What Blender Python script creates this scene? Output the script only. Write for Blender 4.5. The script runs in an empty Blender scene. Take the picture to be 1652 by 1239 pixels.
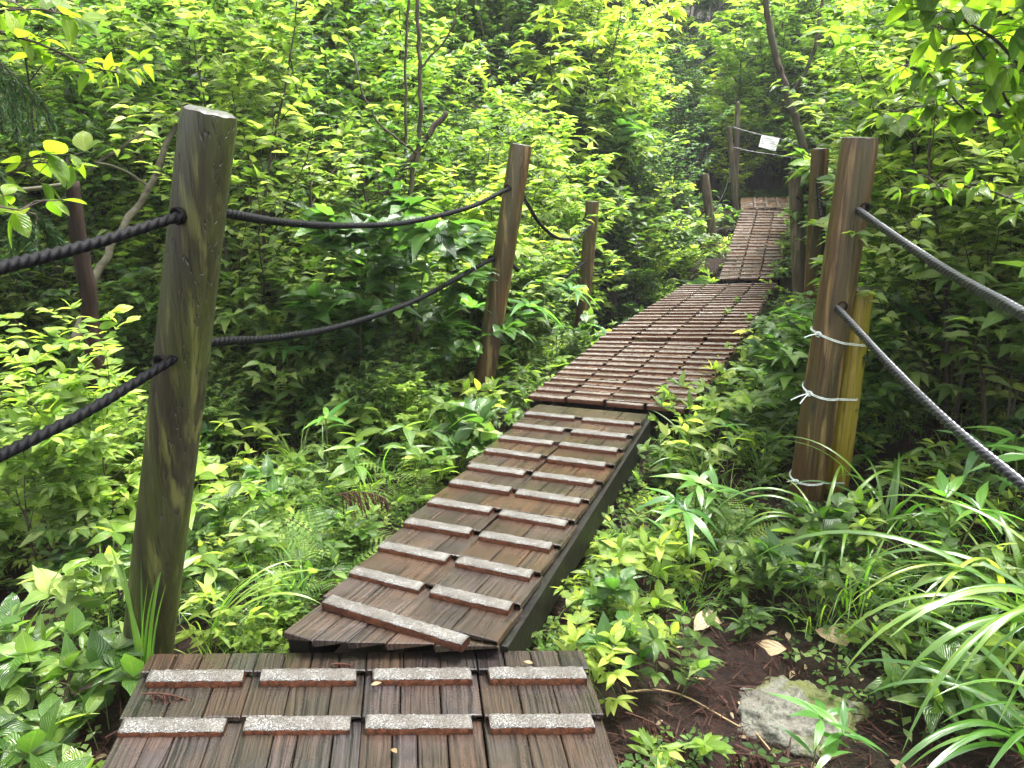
import bpy, math, random
import numpy as np
from mathutils import Vector, Matrix, noise, Quaternion

# ------------------------------------------------------------------ camera, sky, sun, exposure
SC = bpy.context.scene
COL = SC.collection
PITCH = math.radians(16.6); FPX = 1240.0; CX, CY = 826.0, 619.5; CAMZ = 1.41
cam_d = bpy.data.cameras.new("camera"); cam = bpy.data.objects.new("camera", cam_d); COL.objects.link(cam)
cam.location = (0, 0, CAMZ); cam.rotation_euler = (math.pi/2 - PITCH, 0, 0)
cam_d.sensor_width = 36; cam_d.lens = 36*FPX/1652; cam_d.clip_start = 0.05; cam_d.clip_end = 500
SC.camera = cam

SUN_EL, SUN_AZ = math.radians(68), math.radians(64)     # azimuth from +Y towards +X
wd = bpy.data.worlds.new("World"); SC.world = wd; wd.use_nodes = True
wn = wd.node_tree.nodes; wl = wd.node_tree.links
bg = wn["Background"]; sky = wn.new("ShaderNodeTexSky"); sky.sky_type = 'NISHITA'; sky.sun_disc = False
sky.sun_elevation = SUN_EL; sky.sun_rotation = SUN_AZ; sky.dust_density = 4; sky.air_density = 1.0; sky.ozone_density = 1
hs = wn.new("ShaderNodeHueSaturation"); hs.inputs["Saturation"].default_value = 0.12
wl.new(sky.outputs[0], hs.inputs["Color"]); wl.new(hs.outputs[0], bg.inputs[0]); bg.inputs[1].default_value = 0.15
sl = bpy.data.lights.new("sun", 'SUN'); sl.energy = 2.4; sl.angle = math.radians(24); sl.color = (1, 0.97, 0.92)
so = bpy.data.objects.new("sun", sl); COL.objects.link(so)
sd = Vector((math.sin(SUN_AZ)*math.cos(SUN_EL), math.cos(SUN_AZ)*math.cos(SUN_EL), math.sin(SUN_EL)))
so.rotation_euler = sd.to_track_quat('Z', 'Y').to_euler(); so.location = (0, 0, 20)
SC.view_settings.view_transform = 'Standard'; SC.view_settings.look = 'None'
SC.view_settings.gamma = 1; SC.view_settings.use_curve_mapping = False
SC.view_settings.exposure = 2.72
cy = SC.cycles; cy.max_bounces = 8; cy.diffuse_bounces = 4; cy.glossy_bounces = 2; cy.transmission_bounces = 4
cy.transparent_max_bounces = 4; cy.use_denoising = True; cy.caustics_reflective = False; cy.caustics_refractive = False
cy.sample_clamp_indirect = 6

# ------------------------------------------------------------------ picture <-> place
FW = Vector((0, math.cos(PITCH), -math.sin(PITCH))); UPV = Vector((0, math.sin(PITCH), math.cos(PITCH)))
def ray(px, py): return FW + Vector((1, 0, 0))*((px-CX)/FPX) + UPV*((CY-py)/FPX)
def PZ(px, py, z): d = ray(px, py); return Vector((0, 0, CAMZ)) + d*((z-CAMZ)/d.z)
def PY(px, py, Y): d = ray(px, py); return Vector((0, 0, CAMZ)) + d*(Y/d.y)
def proj(x, y, z):
    v = Vector((x, y, z-CAMZ)); dp = max(0.05, v.dot(FW)); return CX + FPX*x/dp, CY - FPX*v.dot(UPV)/dp

# ------------------------------------------------------------------ node helpers
def mat(name):
    m = bpy.data.materials.new(name); m.use_nodes = True
    nt = m.node_tree; return m, nt, nt.nodes["Principled BSDF"], nt.nodes["Material Output"]
def N(nt, t, **kw):
    n = nt.nodes.new(t)
    for k, v in kw.items():
        if k in n.inputs.keys(): n.inputs[k].default_value = v
        else: setattr(n, k, v)
    return n
def L(nt, a, b): nt.links.new(a, b)
def ramp(nt, fac, stops):
    r = nt.nodes.new("ShaderNodeValToRGB"); e = r.color_ramp.elements
    while len(e) > 1: e.remove(e[0])
    e[0].position = stops[0][0]; e[0].color = (*stops[0][1], 1)
    for p, c in stops[1:]:
        x = e.new(p); x.color = (*c, 1)
    L(nt, fac, r.inputs[0]); return r
def mixc(nt, fac, a, b, mode='MIX'):
    n = nt.nodes.new("ShaderNodeMix"); n.data_type = 'RGBA'; n.blend_type = mode
    for s, v in ((n.inputs[0], fac), (n.inputs[6], a), (n.inputs[7], b)):
        if hasattr(v, 'links') or hasattr(v, 'is_linked'): L(nt, v, s)
        elif isinstance(v, tuple): s.default_value = (*v, 1)
        else: s.default_value = v
    return n.outputs[2]
def mapv(nt, src, scale, loc=(0, 0, 0)):
    mp = nt.nodes.new("ShaderNodeMapping"); mp.inputs["Scale"].default_value = scale; mp.inputs["Location"].default_value = loc
    L(nt, src, mp.inputs[0]); return mp.outputs[0]
def math_(nt, op, a, b=None, c=None):
    n = nt.nodes.new("ShaderNodeMath"); n.operation = op
    for i, v in enumerate((a, b, c)):
        if v is None: continue
        if isinstance(v, (int, float)): n.inputs[i].default_value = v
        else: L(nt, v, n.inputs[i])
    return n.outputs[0]
def bump(nt, h, strength, dist, bs):
    b = nt.nodes.new("ShaderNodeBump"); b.inputs["Strength"].default_value = strength; b.inputs["Distance"].default_value = dist
    L(nt, h, b.inputs["Height"]); L(nt, b.outputs[0], bs.inputs["Normal"]); return b

# ------------------------------------------------------------------ materials
def leaf_mat(name, dark, light, yellow, trans=0.48, rough=0.25, veins=9.0, tboost=2.2, spec=0.65):
    m, nt, bs, out = mat(name)
    at = N(nt, "ShaderNodeAttribute", attribute_name="rnd"); oi = N(nt, "ShaderNodeObjectInfo")
    uv = N(nt, "ShaderNodeUVMap"); sx = nt.nodes.new("ShaderNodeSeparateXYZ"); L(nt, uv.outputs[0], sx.inputs[0])
    f = math_(nt, 'MULTIPLY_ADD', at.outputs["Fac"], 0.58, math_(nt, 'MULTIPLY', oi.outputs["Random"], 0.42))
    c = ramp(nt, f, [(0.1, dark), (0.55, light), (0.88, yellow)]).outputs[0]
    hv = math_(nt, 'FRACT', math_(nt, 'MULTIPLY', oi.outputs["Random"], 13.7))
    c = mixc(nt, math_(nt, 'MULTIPLY', hv, 0.75), c, mixc(nt, 1.0, c, (0.74, 0.96, 1.15), 'MULTIPLY'))
    holes = N(nt, "ShaderNodeTexNoise", Scale=55.0, Detail=1.0); tc0 = N(nt, "ShaderNodeTexCoord"); L(nt, tc0.outputs["Object"], holes.inputs["Vector"])
    c = mixc(nt, ramp(nt, holes.outputs[0], [(0.7, (0, 0, 0)), (0.74, (.8, .8, .8))]).outputs[0], c, (0.16, 0.1, 0.03))
    au = math_(nt, 'ABSOLUTE', math_(nt, 'SUBTRACT', sx.outputs[0], 0.5))
    vv = math_(nt, 'MULTIPLY_ADD', au, -0.9, sx.outputs[1])
    w = math_(nt, 'ABSOLUTE', math_(nt, 'SINE', math_(nt, 'MULTIPLY', vv, veins*math.pi)))
    vein = math_(nt, 'POWER', math_(nt, 'SUBTRACT', 1.0, w), 4.0)
    mid = math_(nt, 'LESS_THAN', au, 0.03)
    vm = math_(nt, 'MAXIMUM', math_(nt, 'MULTIPLY', vein, 0.55), mid)
    c2 = mixc(nt, math_(nt, 'MULTIPLY', vm, 0.35), c, mixc(nt, 1.0, c, (2.2, 1.9, 1.6), 'MULTIPLY'))
    ns = N(nt, "ShaderNodeTexNoise", Scale=14.0, Detail=2.0)
    tc = N(nt, "ShaderNodeTexCoord"); L(nt, tc.outputs["Object"], ns.inputs["Vector"])
    c3 = mixc(nt, 0.35, c2, ramp(nt, ns.outputs[0], [(0.35, (0.55, 0.6, 0.5)), (0.65, (1.25, 1.2, 1.1))]).outputs[0], 'MULTIPLY')
    L(nt, c3, bs.inputs["Base Color"]); bs.inputs["Roughness"].default_value = rough
    bs.inputs["Specular IOR Level"].default_value = spec
    b = bump(nt, math_(nt, 'MULTIPLY_ADD', w, 0.5, math_(nt, 'MULTIPLY', ns.outputs[0], 0.3)), 0.9, 0.004, bs)
    tr = nt.nodes.new("ShaderNodeBsdfTranslucent")
    L(nt, mixc(nt, 1.0, c3, (tboost*1.0, tboost*1.1, tboost*0.5), 'MULTIPLY'), tr.inputs[0])
    mx = nt.nodes.new("ShaderNodeMixShader"); mx.inputs[0].default_value = trans
    L(nt, bs.outputs[0], mx.inputs[1]); L(nt, tr.outputs[0], mx.inputs[2]); L(nt, mx.outputs[0], out.inputs[0])
    return m
M = {}
M['leaf'] = leaf_mat('leaf_green', (0.02, 0.046, 0.011), (0.105, 0.17, 0.033), (0.31, 0.36, 0.11), trans=0.42)
M['leaf_y'] = leaf_mat('leaf_yellow_green', (0.06, 0.115, 0.018), (0.21, 0.285, 0.044), (0.43, 0.46, 0.1), trans=0.46)
M['leaf_gloss'] = leaf_mat('leaf_glossy', (0.018, 0.048, 0.01), (0.07, 0.135, 0.025), (0.19, 0.27, 0.055), trans=0.4, rough=0.18, spec=0.75)
M['leaf_d'] = leaf_mat('leaf_dark', (0.013, 0.036, 0.012), (0.046, 0.1, 0.032), (0.15, 0.21, 0.065), trans=0.33)
M['leaf_far'] = leaf_mat('leaf_far', (0.025, 0.055, 0.018), (0.1, 0.16, 0.048), (0.24, 0.29, 0.085), trans=0.42, rough=0.45)
M['leaf_big'] = leaf_mat('leaf_backlit', (0.06, 0.13, 0.012), (0.15, 0.23, 0.02), (0.26, 0.3, 0.03), trans=0.55, veins=7, tboost=2.0)
M['fern'] = leaf_mat('fern_leaf', (0.045, 0.1, 0.016), (0.12, 0.2, 0.03), (0.24, 0.3, 0.05), veins=3, rough=0.45)
M['sasa'] = leaf_mat('bamboo_leaf', (0.04, 0.11, 0.025), (0.08, 0.18, 0.035), (0.15, 0.26, 0.045), veins=1, rough=0.28)
M['blade'] = leaf_mat('sedge_blade', (0.04, 0.1, 0.014), (0.1, 0.18, 0.025), (0.2, 0.26, 0.045), veins=0.5, rough=0.26)
M['needle'] = leaf_mat('cedar_needle', (0.012, 0.03, 0.01), (0.022, 0.055, 0.014), (0.045, 0.09, 0.02), trans=0.2, veins=1, rough=0.6, spec=0.25)
M['petal'] = leaf_mat('white_petal', (0.6, 0.6, 0.58), (0.7, 0.7, 0.68), (0.8, 0.8, 0.78), trans=0.3, veins=2, tboost=1.0, rough=0.6)
M['tan'] = leaf_mat('dead_leaf_tan', (0.26, 0.17, 0.08), (0.42, 0.3, 0.17), (0.5, 0.38, 0.22), trans=0.25, veins=5, tboost=1.0, rough=0.55)
M['redleaf'] = leaf_mat('turned_leaf', (0.35, 0.05, 0.02), (0.45, 0.12, 0.03), (0.5, 0.3, 0.04), trans=0.4, veins=5, tboost=1.3)

def bark(name, a, b, c, scale=(30, 30, 4), rough=0.75, bs_=0.8, spec=0.15):
    m, nt, bs, out = mat(name)
    tc = N(nt, "ShaderNodeTexCoord"); oi = N(nt, "ShaderNodeObjectInfo")
    n1 = N(nt, "ShaderNodeTexNoise", Scale=1.0, Detail=8.0, Roughness=0.65); L(nt, mapv(nt, tc.outputs["Object"], scale), n1.inputs["Vector"])
    n2 = N(nt, "ShaderNodeTexNoise", Scale=3.0, Detail=3.0); L(nt, tc.outputs["Object"], n2.inputs["Vector"])
    c1 = ramp(nt, n1.outputs[0], [(0.3, a), (0.62, b)]).outputs[0]
    c2 = mixc(nt, ramp(nt, n2.outputs[0], [(0.45, (0, 0, 0)), (0.7, (1, 1, 1))]).outputs[0], c1, c)
    L(nt, c2, bs.inputs["Base Color"]); bs.inputs["Roughness"].default_value = rough; bs.inputs["Specular IOR Level"].default_value = spec
    bump(nt, n1.outputs[0], bs_, 0.01, bs); return m
M['bark'] = bark('bark_dark', (0.012, 0.009, 0.007), (0.06, 0.045, 0.032), (0.05, 0.055, 0.03))
M['twig'] = bark('twig', (0.02, 0.014, 0.01), (0.075, 0.055, 0.035), (0.05, 0.07, 0.025), scale=(60, 60, 60))
M['stem'] = bark('green_stem', (0.05, 0.06, 0.02), (0.1, 0.13, 0.04), (0.09, 0.06, 0.03), scale=(60, 60, 60))
M['pale'] = bark('bark_pale', (0.05, 0.042, 0.028), (0.17, 0.155, 0.11), (0.07, 0.075, 0.04), scale=(14, 14, 25))
M['deadwood'] = bark('dead_wood', (0.004, 0.0025, 0.0015), (0.02, 0.01, 0.006), (0.01, 0.007, 0.004), scale=(40, 40, 5), bs_=1.0)
M['litter'] = bark('litter', (0.01, 0.005, 0.004), (0.055, 0.022, 0.014), (0.035, 0.018, 0.012), scale=(50, 50, 50))
M['straw'] = bark('straw', (0.16, 0.11, 0.055), (0.36, 0.27, 0.15), (0.22, 0.15, 0.08), scale=(50, 50, 50))

def post_mat(name, dark, mid, streak, moss, mossamt=0.5, rough=0.42):
    m, nt, bs, out = mat(name)
    tc = N(nt, "ShaderNodeTexCoord"); o = tc.outputs["Object"]
    g = N(nt, "ShaderNodeTexNoise", Scale=1.0, Detail=9.0, Roughness=0.6, Distortion=0.15); L(nt, mapv(nt, o, (80, 80, 2.4)), g.inputs["Vector"])
    b = N(nt, "ShaderNodeTexNoise", Scale=1.0, Detail=5.0, Distortion=0.3); L(nt, mapv(nt, o, (11, 11, 1.3), (3, 1, 0)), b.inputs["Vector"])
    q = N(nt, "ShaderNodeTexNoise", Scale=1.0, Detail=6.0, Distortion=0.3); L(nt, mapv(nt, o, (26, 26, 3.2), (8, 1, 4)), q.inputs["Vector"])
    c = ramp(nt, g.outputs[0], [(0.3, dark), (0.6, mid), (0.78, streak)]).outputs[0]
    c = mixc(nt, ramp(nt, b.outputs[0], [(0.5 - 0.12*mossamt, (0, 0, 0)), (0.66, (0.85, 0.85, 0.85))]).outputs[0], c, moss)
    c = mixc(nt, ramp(nt, q.outputs[0], [(0.56, (0, 0, 0)), (0.68, (0.8, 0.8, 0.8))]).outputs[0], c, streak)
    ck = N(nt, "ShaderNodeTexNoise", Scale=1.0, Detail=3.0); L(nt, mapv(nt, o, (38, 38, 0.9), (1, 5, 2)), ck.inputs["Vector"])
    crack = ramp(nt, math_(nt, 'ABSOLUTE', math_(nt, 'SUBTRACT', ck.outputs[0], 0.5)), [(0.0, (1, 1, 1)), (0.016, (0, 0, 0))]).outputs[0]
    vk = N(nt, 'ShaderNodeTexVoronoi', Scale=1.0); L(nt, mapv(nt, o, (9, 9, 3.2)), vk.inputs['Vector'])
    knot = ramp(nt, vk.outputs['Distance'], [(0.06, (1, 1, 1)), (0.14, (0, 0, 0))]).outputs[0]
    c = mixc(nt, math_(nt, 'MULTIPLY', knot, 0.8), c, (0.008, 0.006, 0.004))
    c = mixc(nt, math_(nt, 'MULTIPLY', crack, 0.75), c, (0.006, 0.005, 0.004))
    L(nt, c, bs.inputs["Base Color"]); bs.inputs["Roughness"].default_value = rough
    h = math_(nt, 'SUBTRACT', g.outputs[0], math_(nt, 'MULTIPLY', crack, 0.8))
    bump(nt, h, 0.7, 0.006, bs); return m
M['post_moss'] = post_mat('post_wood_mossy', (0.003, 0.0026, 0.001), (0.02, 0.018, 0.004), (0.09, 0.095, 0.024), (0.034, 0.046, 0.005), 0.9)
M['post_brown'] = post_mat('post_wood_brown', (0.016, 0.009, 0.003), (0.072, 0.036, 0.01), (0.2, 0.135, 0.05), (0.04, 0.034, 0.008), 0.35)
M['post_grey'] = post_mat('post_wood_grey', (0.03, 0.022, 0.015), (0.1, 0.07, 0.045), (0.2, 0.16, 0.12), (0.05, 0.05, 0.025), 0.6)
M['stake'] = post_mat('stake_wood_yellow', (0.07, 0.04, 0.004), (0.22, 0.15, 0.012), (0.3, 0.24, 0.05), (0.17, 0.15, 0.01), 0.7)
def endgrain():
    m, nt, bs, out = mat('post_end_grain'); tc = N(nt, "ShaderNodeTexCoord"); o = tc.outputs["Object"]
    w = N(nt, "ShaderNodeTexWave", Scale=28.0, Distortion=3.0, wave_type='RINGS', rings_direction='Z'); L(nt, o, w.inputs["Vector"])
    n = N(nt, "ShaderNodeTexNoise", Scale=60.0, Detail=4.0); L(nt, o, n.inputs["Vector"])
    c = mixc(nt, n.outputs[0], ramp(nt, w.outputs[0], [(0, (0.015, 0.013, 0.01)), (1, (0.045, 0.04, 0.032))]).outputs[0], (0.02, 0.018, 0.014))
    L(nt, c, bs.inputs["Base Color"]); bs.inputs["Roughness"].default_value = 0.35; bump(nt, n.outputs[0], 0.6, 0.004, bs); return m
M['end'] = endgrain()

def deck_mat(name='deck_board_wood', tint=(1, 1, 1)):
    m, nt, bs, out = mat(name)
    uv = N(nt, "ShaderNodeUVMap"); at = N(nt, "ShaderNodeAttribute", attribute_name="rnd"); tc = N(nt, "ShaderNodeTexCoord")
    cmb = nt.nodes.new("ShaderNodeCombineXYZ"); sx = nt.nodes.new("ShaderNodeSeparateXYZ"); L(nt, uv.outputs[0], sx.inputs[0])
    L(nt, sx.outputs[0], cmb.inputs[0]); L(nt, sx.outputs[1], cmb.inputs[1]); L(nt, math_(nt, 'MULTIPLY', at.outputs["Fac"], 37.0), cmb.inputs[2])
    v = cmb.outputs[0]
    warp = N(nt, "ShaderNodeTexNoise", Scale=1.0, Detail=2.0); L(nt, mapv(nt, v, (9, 5, 1)), warp.inputs["Vector"])
    off = nt.nodes.new("ShaderNodeVectorMath"); off.operation = 'MULTIPLY_ADD'
    off.inputs[1].default_value = (0.022, 0.0, 0); L(nt, warp.outputs["Color"], off.inputs[0]); L(nt, v, off.inputs[2])
    g = N(nt, "ShaderNodeTexNoise", Scale=1.0, Detail=3.0, Roughness=0.55); L(nt, mapv(nt, off.outputs[0], (170, 2.6, 1)), g.inputs["Vector"])
    f = N(nt, "ShaderNodeTexNoise", Scale=1.0, Detail=4.0, Roughness=0.7); L(nt, mapv(nt, off.outputs[0], (420, 22, 1)), f.inputs["Vector"])
    blot = N(nt, "ShaderNodeTexNoise", Scale=3.3, Detail=5.0, Roughness=0.6); L(nt, tc.outputs["Object"], blot.inputs["Vector"])
    base = ramp(nt, at.outputs["Fac"], [(0, (0.03, 0.024, 0.022)), (0.25, (0.05, 0.043, 0.044)), (0.5, (0.055, 0.036, 0.026)), (0.75, (0.036, 0.034, 0.028)), (1, (0.06, 0.048, 0.048))]).outputs[0]
    gr = ramp(nt, g.outputs[0], [(0.36, (0.2, 0.19, 0.19)), (0.46, (0.78, 0.76, 0.74)), (0.62, (1.35, 1.3, 1.28))]).outputs[0]
    c = mixc(nt, 1.0, base, gr, 'MULTIPLY')
    c = mixc(nt, ramp(nt, blot.outputs[0], [(0.42, (0, 0, 0)), (0.62, (0.7, 0.7, 0.7))]).outputs[0], c, mixc(nt, 1.0, c, (1.3, 0.9, 0.5), 'MULTIPLY'))
    c = mixc(nt, ramp(nt, blot.outputs[0], [(0.3, (0.7, 0.7, 0.7)), (0.42, (0, 0, 0))]).outputs[0], c, mixc(nt, 1.0, c, (0.45, 0.45, 0.5), 'MULTIPLY'))
    c = mixc(nt, 1.0, c, tint, 'MULTIPLY'); L(nt, c, bs.inputs["Base Color"])
    L(nt, ramp(nt, blot.outputs[0], [(0.35, (0.16, 0.16, 0.16)), (0.6, (0.32, 0.32, 0.32))]).outputs[0], bs.inputs["Roughness"])
    bump(nt, math_(nt, 'MULTIPLY_ADD', f.outputs[0], 0.35, g.outputs[0]), 0.85, 0.006, bs)
    bs.inputs["Specular IOR Level"].default_value = 0.55
    return m
M['deck'] = deck_mat(tint=(0.46, 0.48, 0.52)); M['deck_red'] = deck_mat('deck_board_reddish_wood', (1.15, 0.86, 0.7)); M['deck_ramp'] = deck_mat('deck_board_ramp_wood', (0.62, 0.56, 0.46)); M['deck_grey'] = deck_mat('deck_board_grey_wood', (1.8, 1.65, 1.4))
def grit_mat(name='grip_grit', tint=(1, 1, 1)):
    m, nt, bs, out = mat(name); tc = N(nt, "ShaderNodeTexCoord")
    vo = N(nt, "ShaderNodeTexVoronoi", Scale=330.0); L(nt, tc.outputs["Object"], vo.inputs["Vector"])
    sp = nt.nodes.new("ShaderNodeSeparateXYZ"); L(nt, vo.outputs["Color"], sp.inputs[0])
    n = N(nt, "ShaderNodeTexNoise", Scale=14.0, Detail=3.0); L(nt, tc.outputs["Object"], n.inputs["Vector"])
    c = ramp(nt, sp.outputs[0], [(0.0, (0.016, 0.015, 0.012)), (0.35, (0.05, 0.048, 0.043)), (0.7, (0.095, 0.092, 0.085)), (0.95, (0.23, 0.225, 0.215))]).outputs[0]
    c = mixc(nt, ramp(nt, n.outputs[0], [(0.5, (0, 0, 0)), (0.75, (0.45, 0.45, 0.45))]).outputs[0], c, (0.12, 0.11, 0.09))
    wn_ = N(nt, 'ShaderNodeTexNoise', Scale=5.0, Detail=6.0, Roughness=0.7); L(nt, mapv(nt, tc.outputs['Object'], (1, 1, 1), (3, 7, 1)), wn_.inputs['Vector'])
    c = mixc(nt, ramp(nt, wn_.outputs[0], [(0.5, (0, 0, 0)), (0.62, (.75, .75, .75))]).outputs[0], c, (0.035, 0.028, 0.02))
    c = mixc(nt, 1.0, c, tint, 'MULTIPLY'); L(nt, c, bs.inputs["Base Color"]); bs.inputs["Roughness"].default_value = 0.4
    bump(nt, math_(nt, 'SUBTRACT', 1.0, vo.outputs["Distance"]), 0.9, 0.003, bs); return m
M['grit'] = grit_mat(); M['grit_worn'] = grit_mat('grip_grit_worn', (1.25, 1.05, 0.85))
M['redwood'] = bark('grip_strip_wood', (0.015, 0.006, 0.004), (0.1, 0.035, 0.015), (0.03, 0.012, 0.008), scale=(60, 60, 60), rough=0.4)
M['beam'] = bark('beam_wood', (0.002, 0.0017, 0.0012), (0.009, 0.008, 0.005), (0.006, 0.007, 0.003), scale=(20, 20, 20), rough=0.5)

def simple(name, col, rough, spec=0.5, bscale=None, bstr=0.4):
    m, nt, bs, out = mat(name); tc = N(nt, "ShaderNodeTexCoord")
    n = N(nt, "ShaderNodeTexNoise", Scale=bscale or 40.0, Detail=5.0); L(nt, tc.outputs["Object"], n.inputs["Vector"])
    c = mixc(nt, 1.0, col, ramp(nt, n.outputs[0], [(0.3, (0.65, 0.65, 0.65)), (0.7, (1.25, 1.25, 1.25))]).outputs[0], 'MULTIPLY')
    L(nt, c, bs.inputs["Base Color"]); bs.inputs["Roughness"].default_value = rough; bs.inputs["Specular IOR Level"].default_value = spec
    bump(nt, n.outputs[0], bstr, 0.004, bs); return m
M['rope'] = simple('rope_black', (0.0018, 0.0018, 0.0026), 0.6, 0.08, 300.0)
M['rope_g'] = simple('rope_grey', (0.012, 0.012, 0.018), 0.28, 0.8, 300.0, .15)
M['cord'] = simple('cord_white', (0.6, 0.66, 0.62), 0.5)
M['hole'] = simple('hole_shade', (0.004, 0.003, 0.003), 0.8, 0.1)  # near-black colour stands for the shade inside the rope holes
M['sign'] = simple('sign_white', (0.72, 0.72, 0.74), 0.4, 0.5, 8.0, 0.05)
M['ink'] = simple('sign_ink', (0.05, 0.05, 0.055), 0.6)
def rock_mat():
    m, nt, bs, out = mat('lichen_rock'); tc = N(nt, "ShaderNodeTexCoord"); o = tc.outputs["Object"]
    n = N(nt, "ShaderNodeTexNoise", Scale=9.0, Detail=8.0, Roughness=0.7); L(nt, o, n.inputs["Vector"])
    f = N(nt, "ShaderNodeTexNoise", Scale=85.0, Detail=6.0, Roughness=0.75); L(nt, o, f.inputs["Vector"])
    b = N(nt, "ShaderNodeTexNoise", Scale=5.0, Detail=6.0, Roughness=0.65); L(nt, mapv(nt, o, (1, 1, 1), (4.2, 1, 2)), b.inputs["Vector"])
    stone = ramp(nt, f.outputs[0], [(0.3, (0.05, 0.045, 0.035)), (0.7, (0.14, 0.13, 0.1))]).outputs[0]
    lich = ramp(nt, f.outputs[0], [(0.36, (0.03, 0.03, 0.022)), (0.6, (0.13, 0.128, 0.1))]).outputs[0]
    moss = ramp(nt, f.outputs[0], [(0.3, (0.02, 0.03, 0.006)), (0.7, (0.11, 0.12, 0.02))]).outputs[0]
    c = mixc(nt, ramp(nt, n.outputs[0], [(0.44, (0, 0, 0)), (0.5, (1, 1, 1))]).outputs[0], stone, lich)
    c = mixc(nt, ramp(nt, b.outputs[0], [(0.47, (0, 0, 0)), (0.54, (1, 1, 1))]).outputs[0], c, moss)
    L(nt, c, bs.inputs["Base Color"]); bs.inputs["Roughness"].default_value = 0.75
    bump(nt, f.outputs[0], 0.9, 0.008, bs); return m
M['rock'] = rock_mat()
def ground_mat():
    m, nt, bs, out = mat('forest_floor'); tc = N(nt, "ShaderNodeTexCoord"); o = tc.outputs["Object"]
    n = N(nt, "ShaderNodeTexNoise", Scale=30.0, Detail=8.0, Roughness=0.7); L(nt, o, n.inputs["Vector"])
    b = N(nt, "ShaderNodeTexNoise", Scale=1.3, Detail=4.0); L(nt, o, b.inputs["Vector"])
    c = ramp(nt, n.outputs[0], [(0.3, (0.004, 0.0025, 0.002)), (0.7, (0.028, 0.014, 0.01))]).outputs[0]
    c = mixc(nt, ramp(nt, b.outputs[0], [(0.5, (0, 0, 0)), (0.68, (0.7, 0.7, 0.7))]).outputs[0], c, ramp(nt, n.outputs[0], [(0.35, (0.006, 0.009, 0.003)), (0.7, (0.018, 0.026, 0.008))]).outputs[0])
    L(nt, c, bs.inputs["Base Color"]); bs.inputs["Roughness"].default_value = 0.8; bs.inputs['Specular IOR Level'].default_value = 0.15; bump(nt, n.outputs[0], 1.0, 0.03, bs); return m
M['ground'] = ground_mat()

# ------------------------------------------------------------------ mesh helpers
def np_mesh(name, V, F, mats, uv=None, rnd=None, fm=None, smooth=True):
    me = bpy.data.meshes.new(name); V = np.asarray(V, dtype=np.float32); F = np.asarray(F, dtype=np.int32)
    nf, k = F.shape
    me.vertices.add(len(V)); me.vertices.foreach_set("co", V.ravel())
    me.loops.add(nf*k); me.loops.foreach_set("vertex_index", F.ravel())
    me.polygons.add(nf); me.polygons.foreach_set("loop_start", np.arange(0, nf*k, k, dtype=np.int32))
    if fm is not None: me.polygons.foreach_set("material_index", np.asarray(fm, dtype=np.int32))
    me.polygons.foreach_set("use_smooth", np.full(nf, smooth))
    me.update(calc_edges=True)
    if uv is not None:
        l = me.uv_layers.new(name="UVMap"); l.data.foreach_set("uv", np.asarray(uv, dtype=np.float32)[F.ravel()].ravel())
    if rnd is not None:
        a = me.attributes.new("rnd", 'FLOAT', 'POINT'); a.data.foreach_set("value", np.asarray(rnd, dtype=np.float32))
    for m in (mats if isinstance(mats, (list, tuple)) else [mats]): me.materials.append(m)
    return me
class MB:
    """collects quads into one mesh"""
    def __init__(s): s.V = []; s.F = []; s.U = []; s.R = []; s.M = []; s.n = 0
    def add(s, V, F, U=None, R=None, mi=0):
        V = np.asarray(V, dtype=np.float32).reshape(-1, 3); F = np.asarray(F, dtype=np.int32).reshape(-1, 4)
        s.V.append(V); s.F.append(F + s.n); s.n += len(V)
        s.U.append(np.zeros((len(V), 2), np.float32) if U is None else np.asarray(U, dtype=np.float32))
        s.R.append(np.full(len(V), 0.5 if R is None else R, np.float32) if np.isscalar(R) or R is None else np.asarray(R, np.float32))
        s.M.append(np.full(len(F), mi, np.int32))
    def mesh(s, name, mats, smooth=True):
        return np_mesh(name, np.concatenate(s.V), np.concatenate(s.F), mats, np.concatenate(s.U), np.concatenate(s.R), np.concatenate(s.M), smooth)
    def tube(s, pts, rads, k=5, mi=0, cap=True):
        pts = np.array([tuple(p) for p in pts], dtype=float); n = len(pts)
        if n < 2: return
        T = np.gradient(pts, axis=0); T /= np.linalg.norm(T, axis=1)[:, None] + 1e-9
        ref = np.array([0.31, 0.2, 0.93]) if abs(T[:, 2]).mean() < 0.8 else np.array([0.93, 0.3, 0.1])
        A = np.cross(T, ref); A /= np.linalg.norm(A, axis=1)[:, None] + 1e-9; B = np.cross(T, A)
        an = np.arange(k)*2*math.pi/k; R = np.asarray(rads, dtype=float)
        ring = (A[:, None, :]*np.cos(an)[None, :, None] + B[:, None, :]*np.sin(an)[None, :, None])*R[:, None, None] + pts[:, None, :]
        i = np.arange(n-1)[:, None]*k; j = np.arange(k)[None, :]; j2 = (j+1) % k
        F = np.stack([i+j, i+j2, i+k+j2, i+k+j], -1).reshape(-1, 4)
        s.add(ring.reshape(-1, 3), F, mi=mi)
def obj(name, me, parent=None, loc=None):
    o = bpy.data.objects.new(name, me); COL.objects.link(o)
    if parent is not None: o.parent = parent
    if loc is not None: o.location = loc
    return o
def empty(name, loc, rz=0.0, sc=1.0):
    o = bpy.data.objects.new(name, None); COL.objects.link(o); o.location = loc; o.rotation_euler = (0, 0, rz)
    o.scale = (sc, sc, sc); o.empty_display_size = 0.1; return o
def tag(o, label=None, cat=None, group=None, kind=None):
    if label: o["label"] = label
    if cat: o["category"] = cat
    if group: o["group"] = group
    if kind: o["kind"] = kind
    return o
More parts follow.
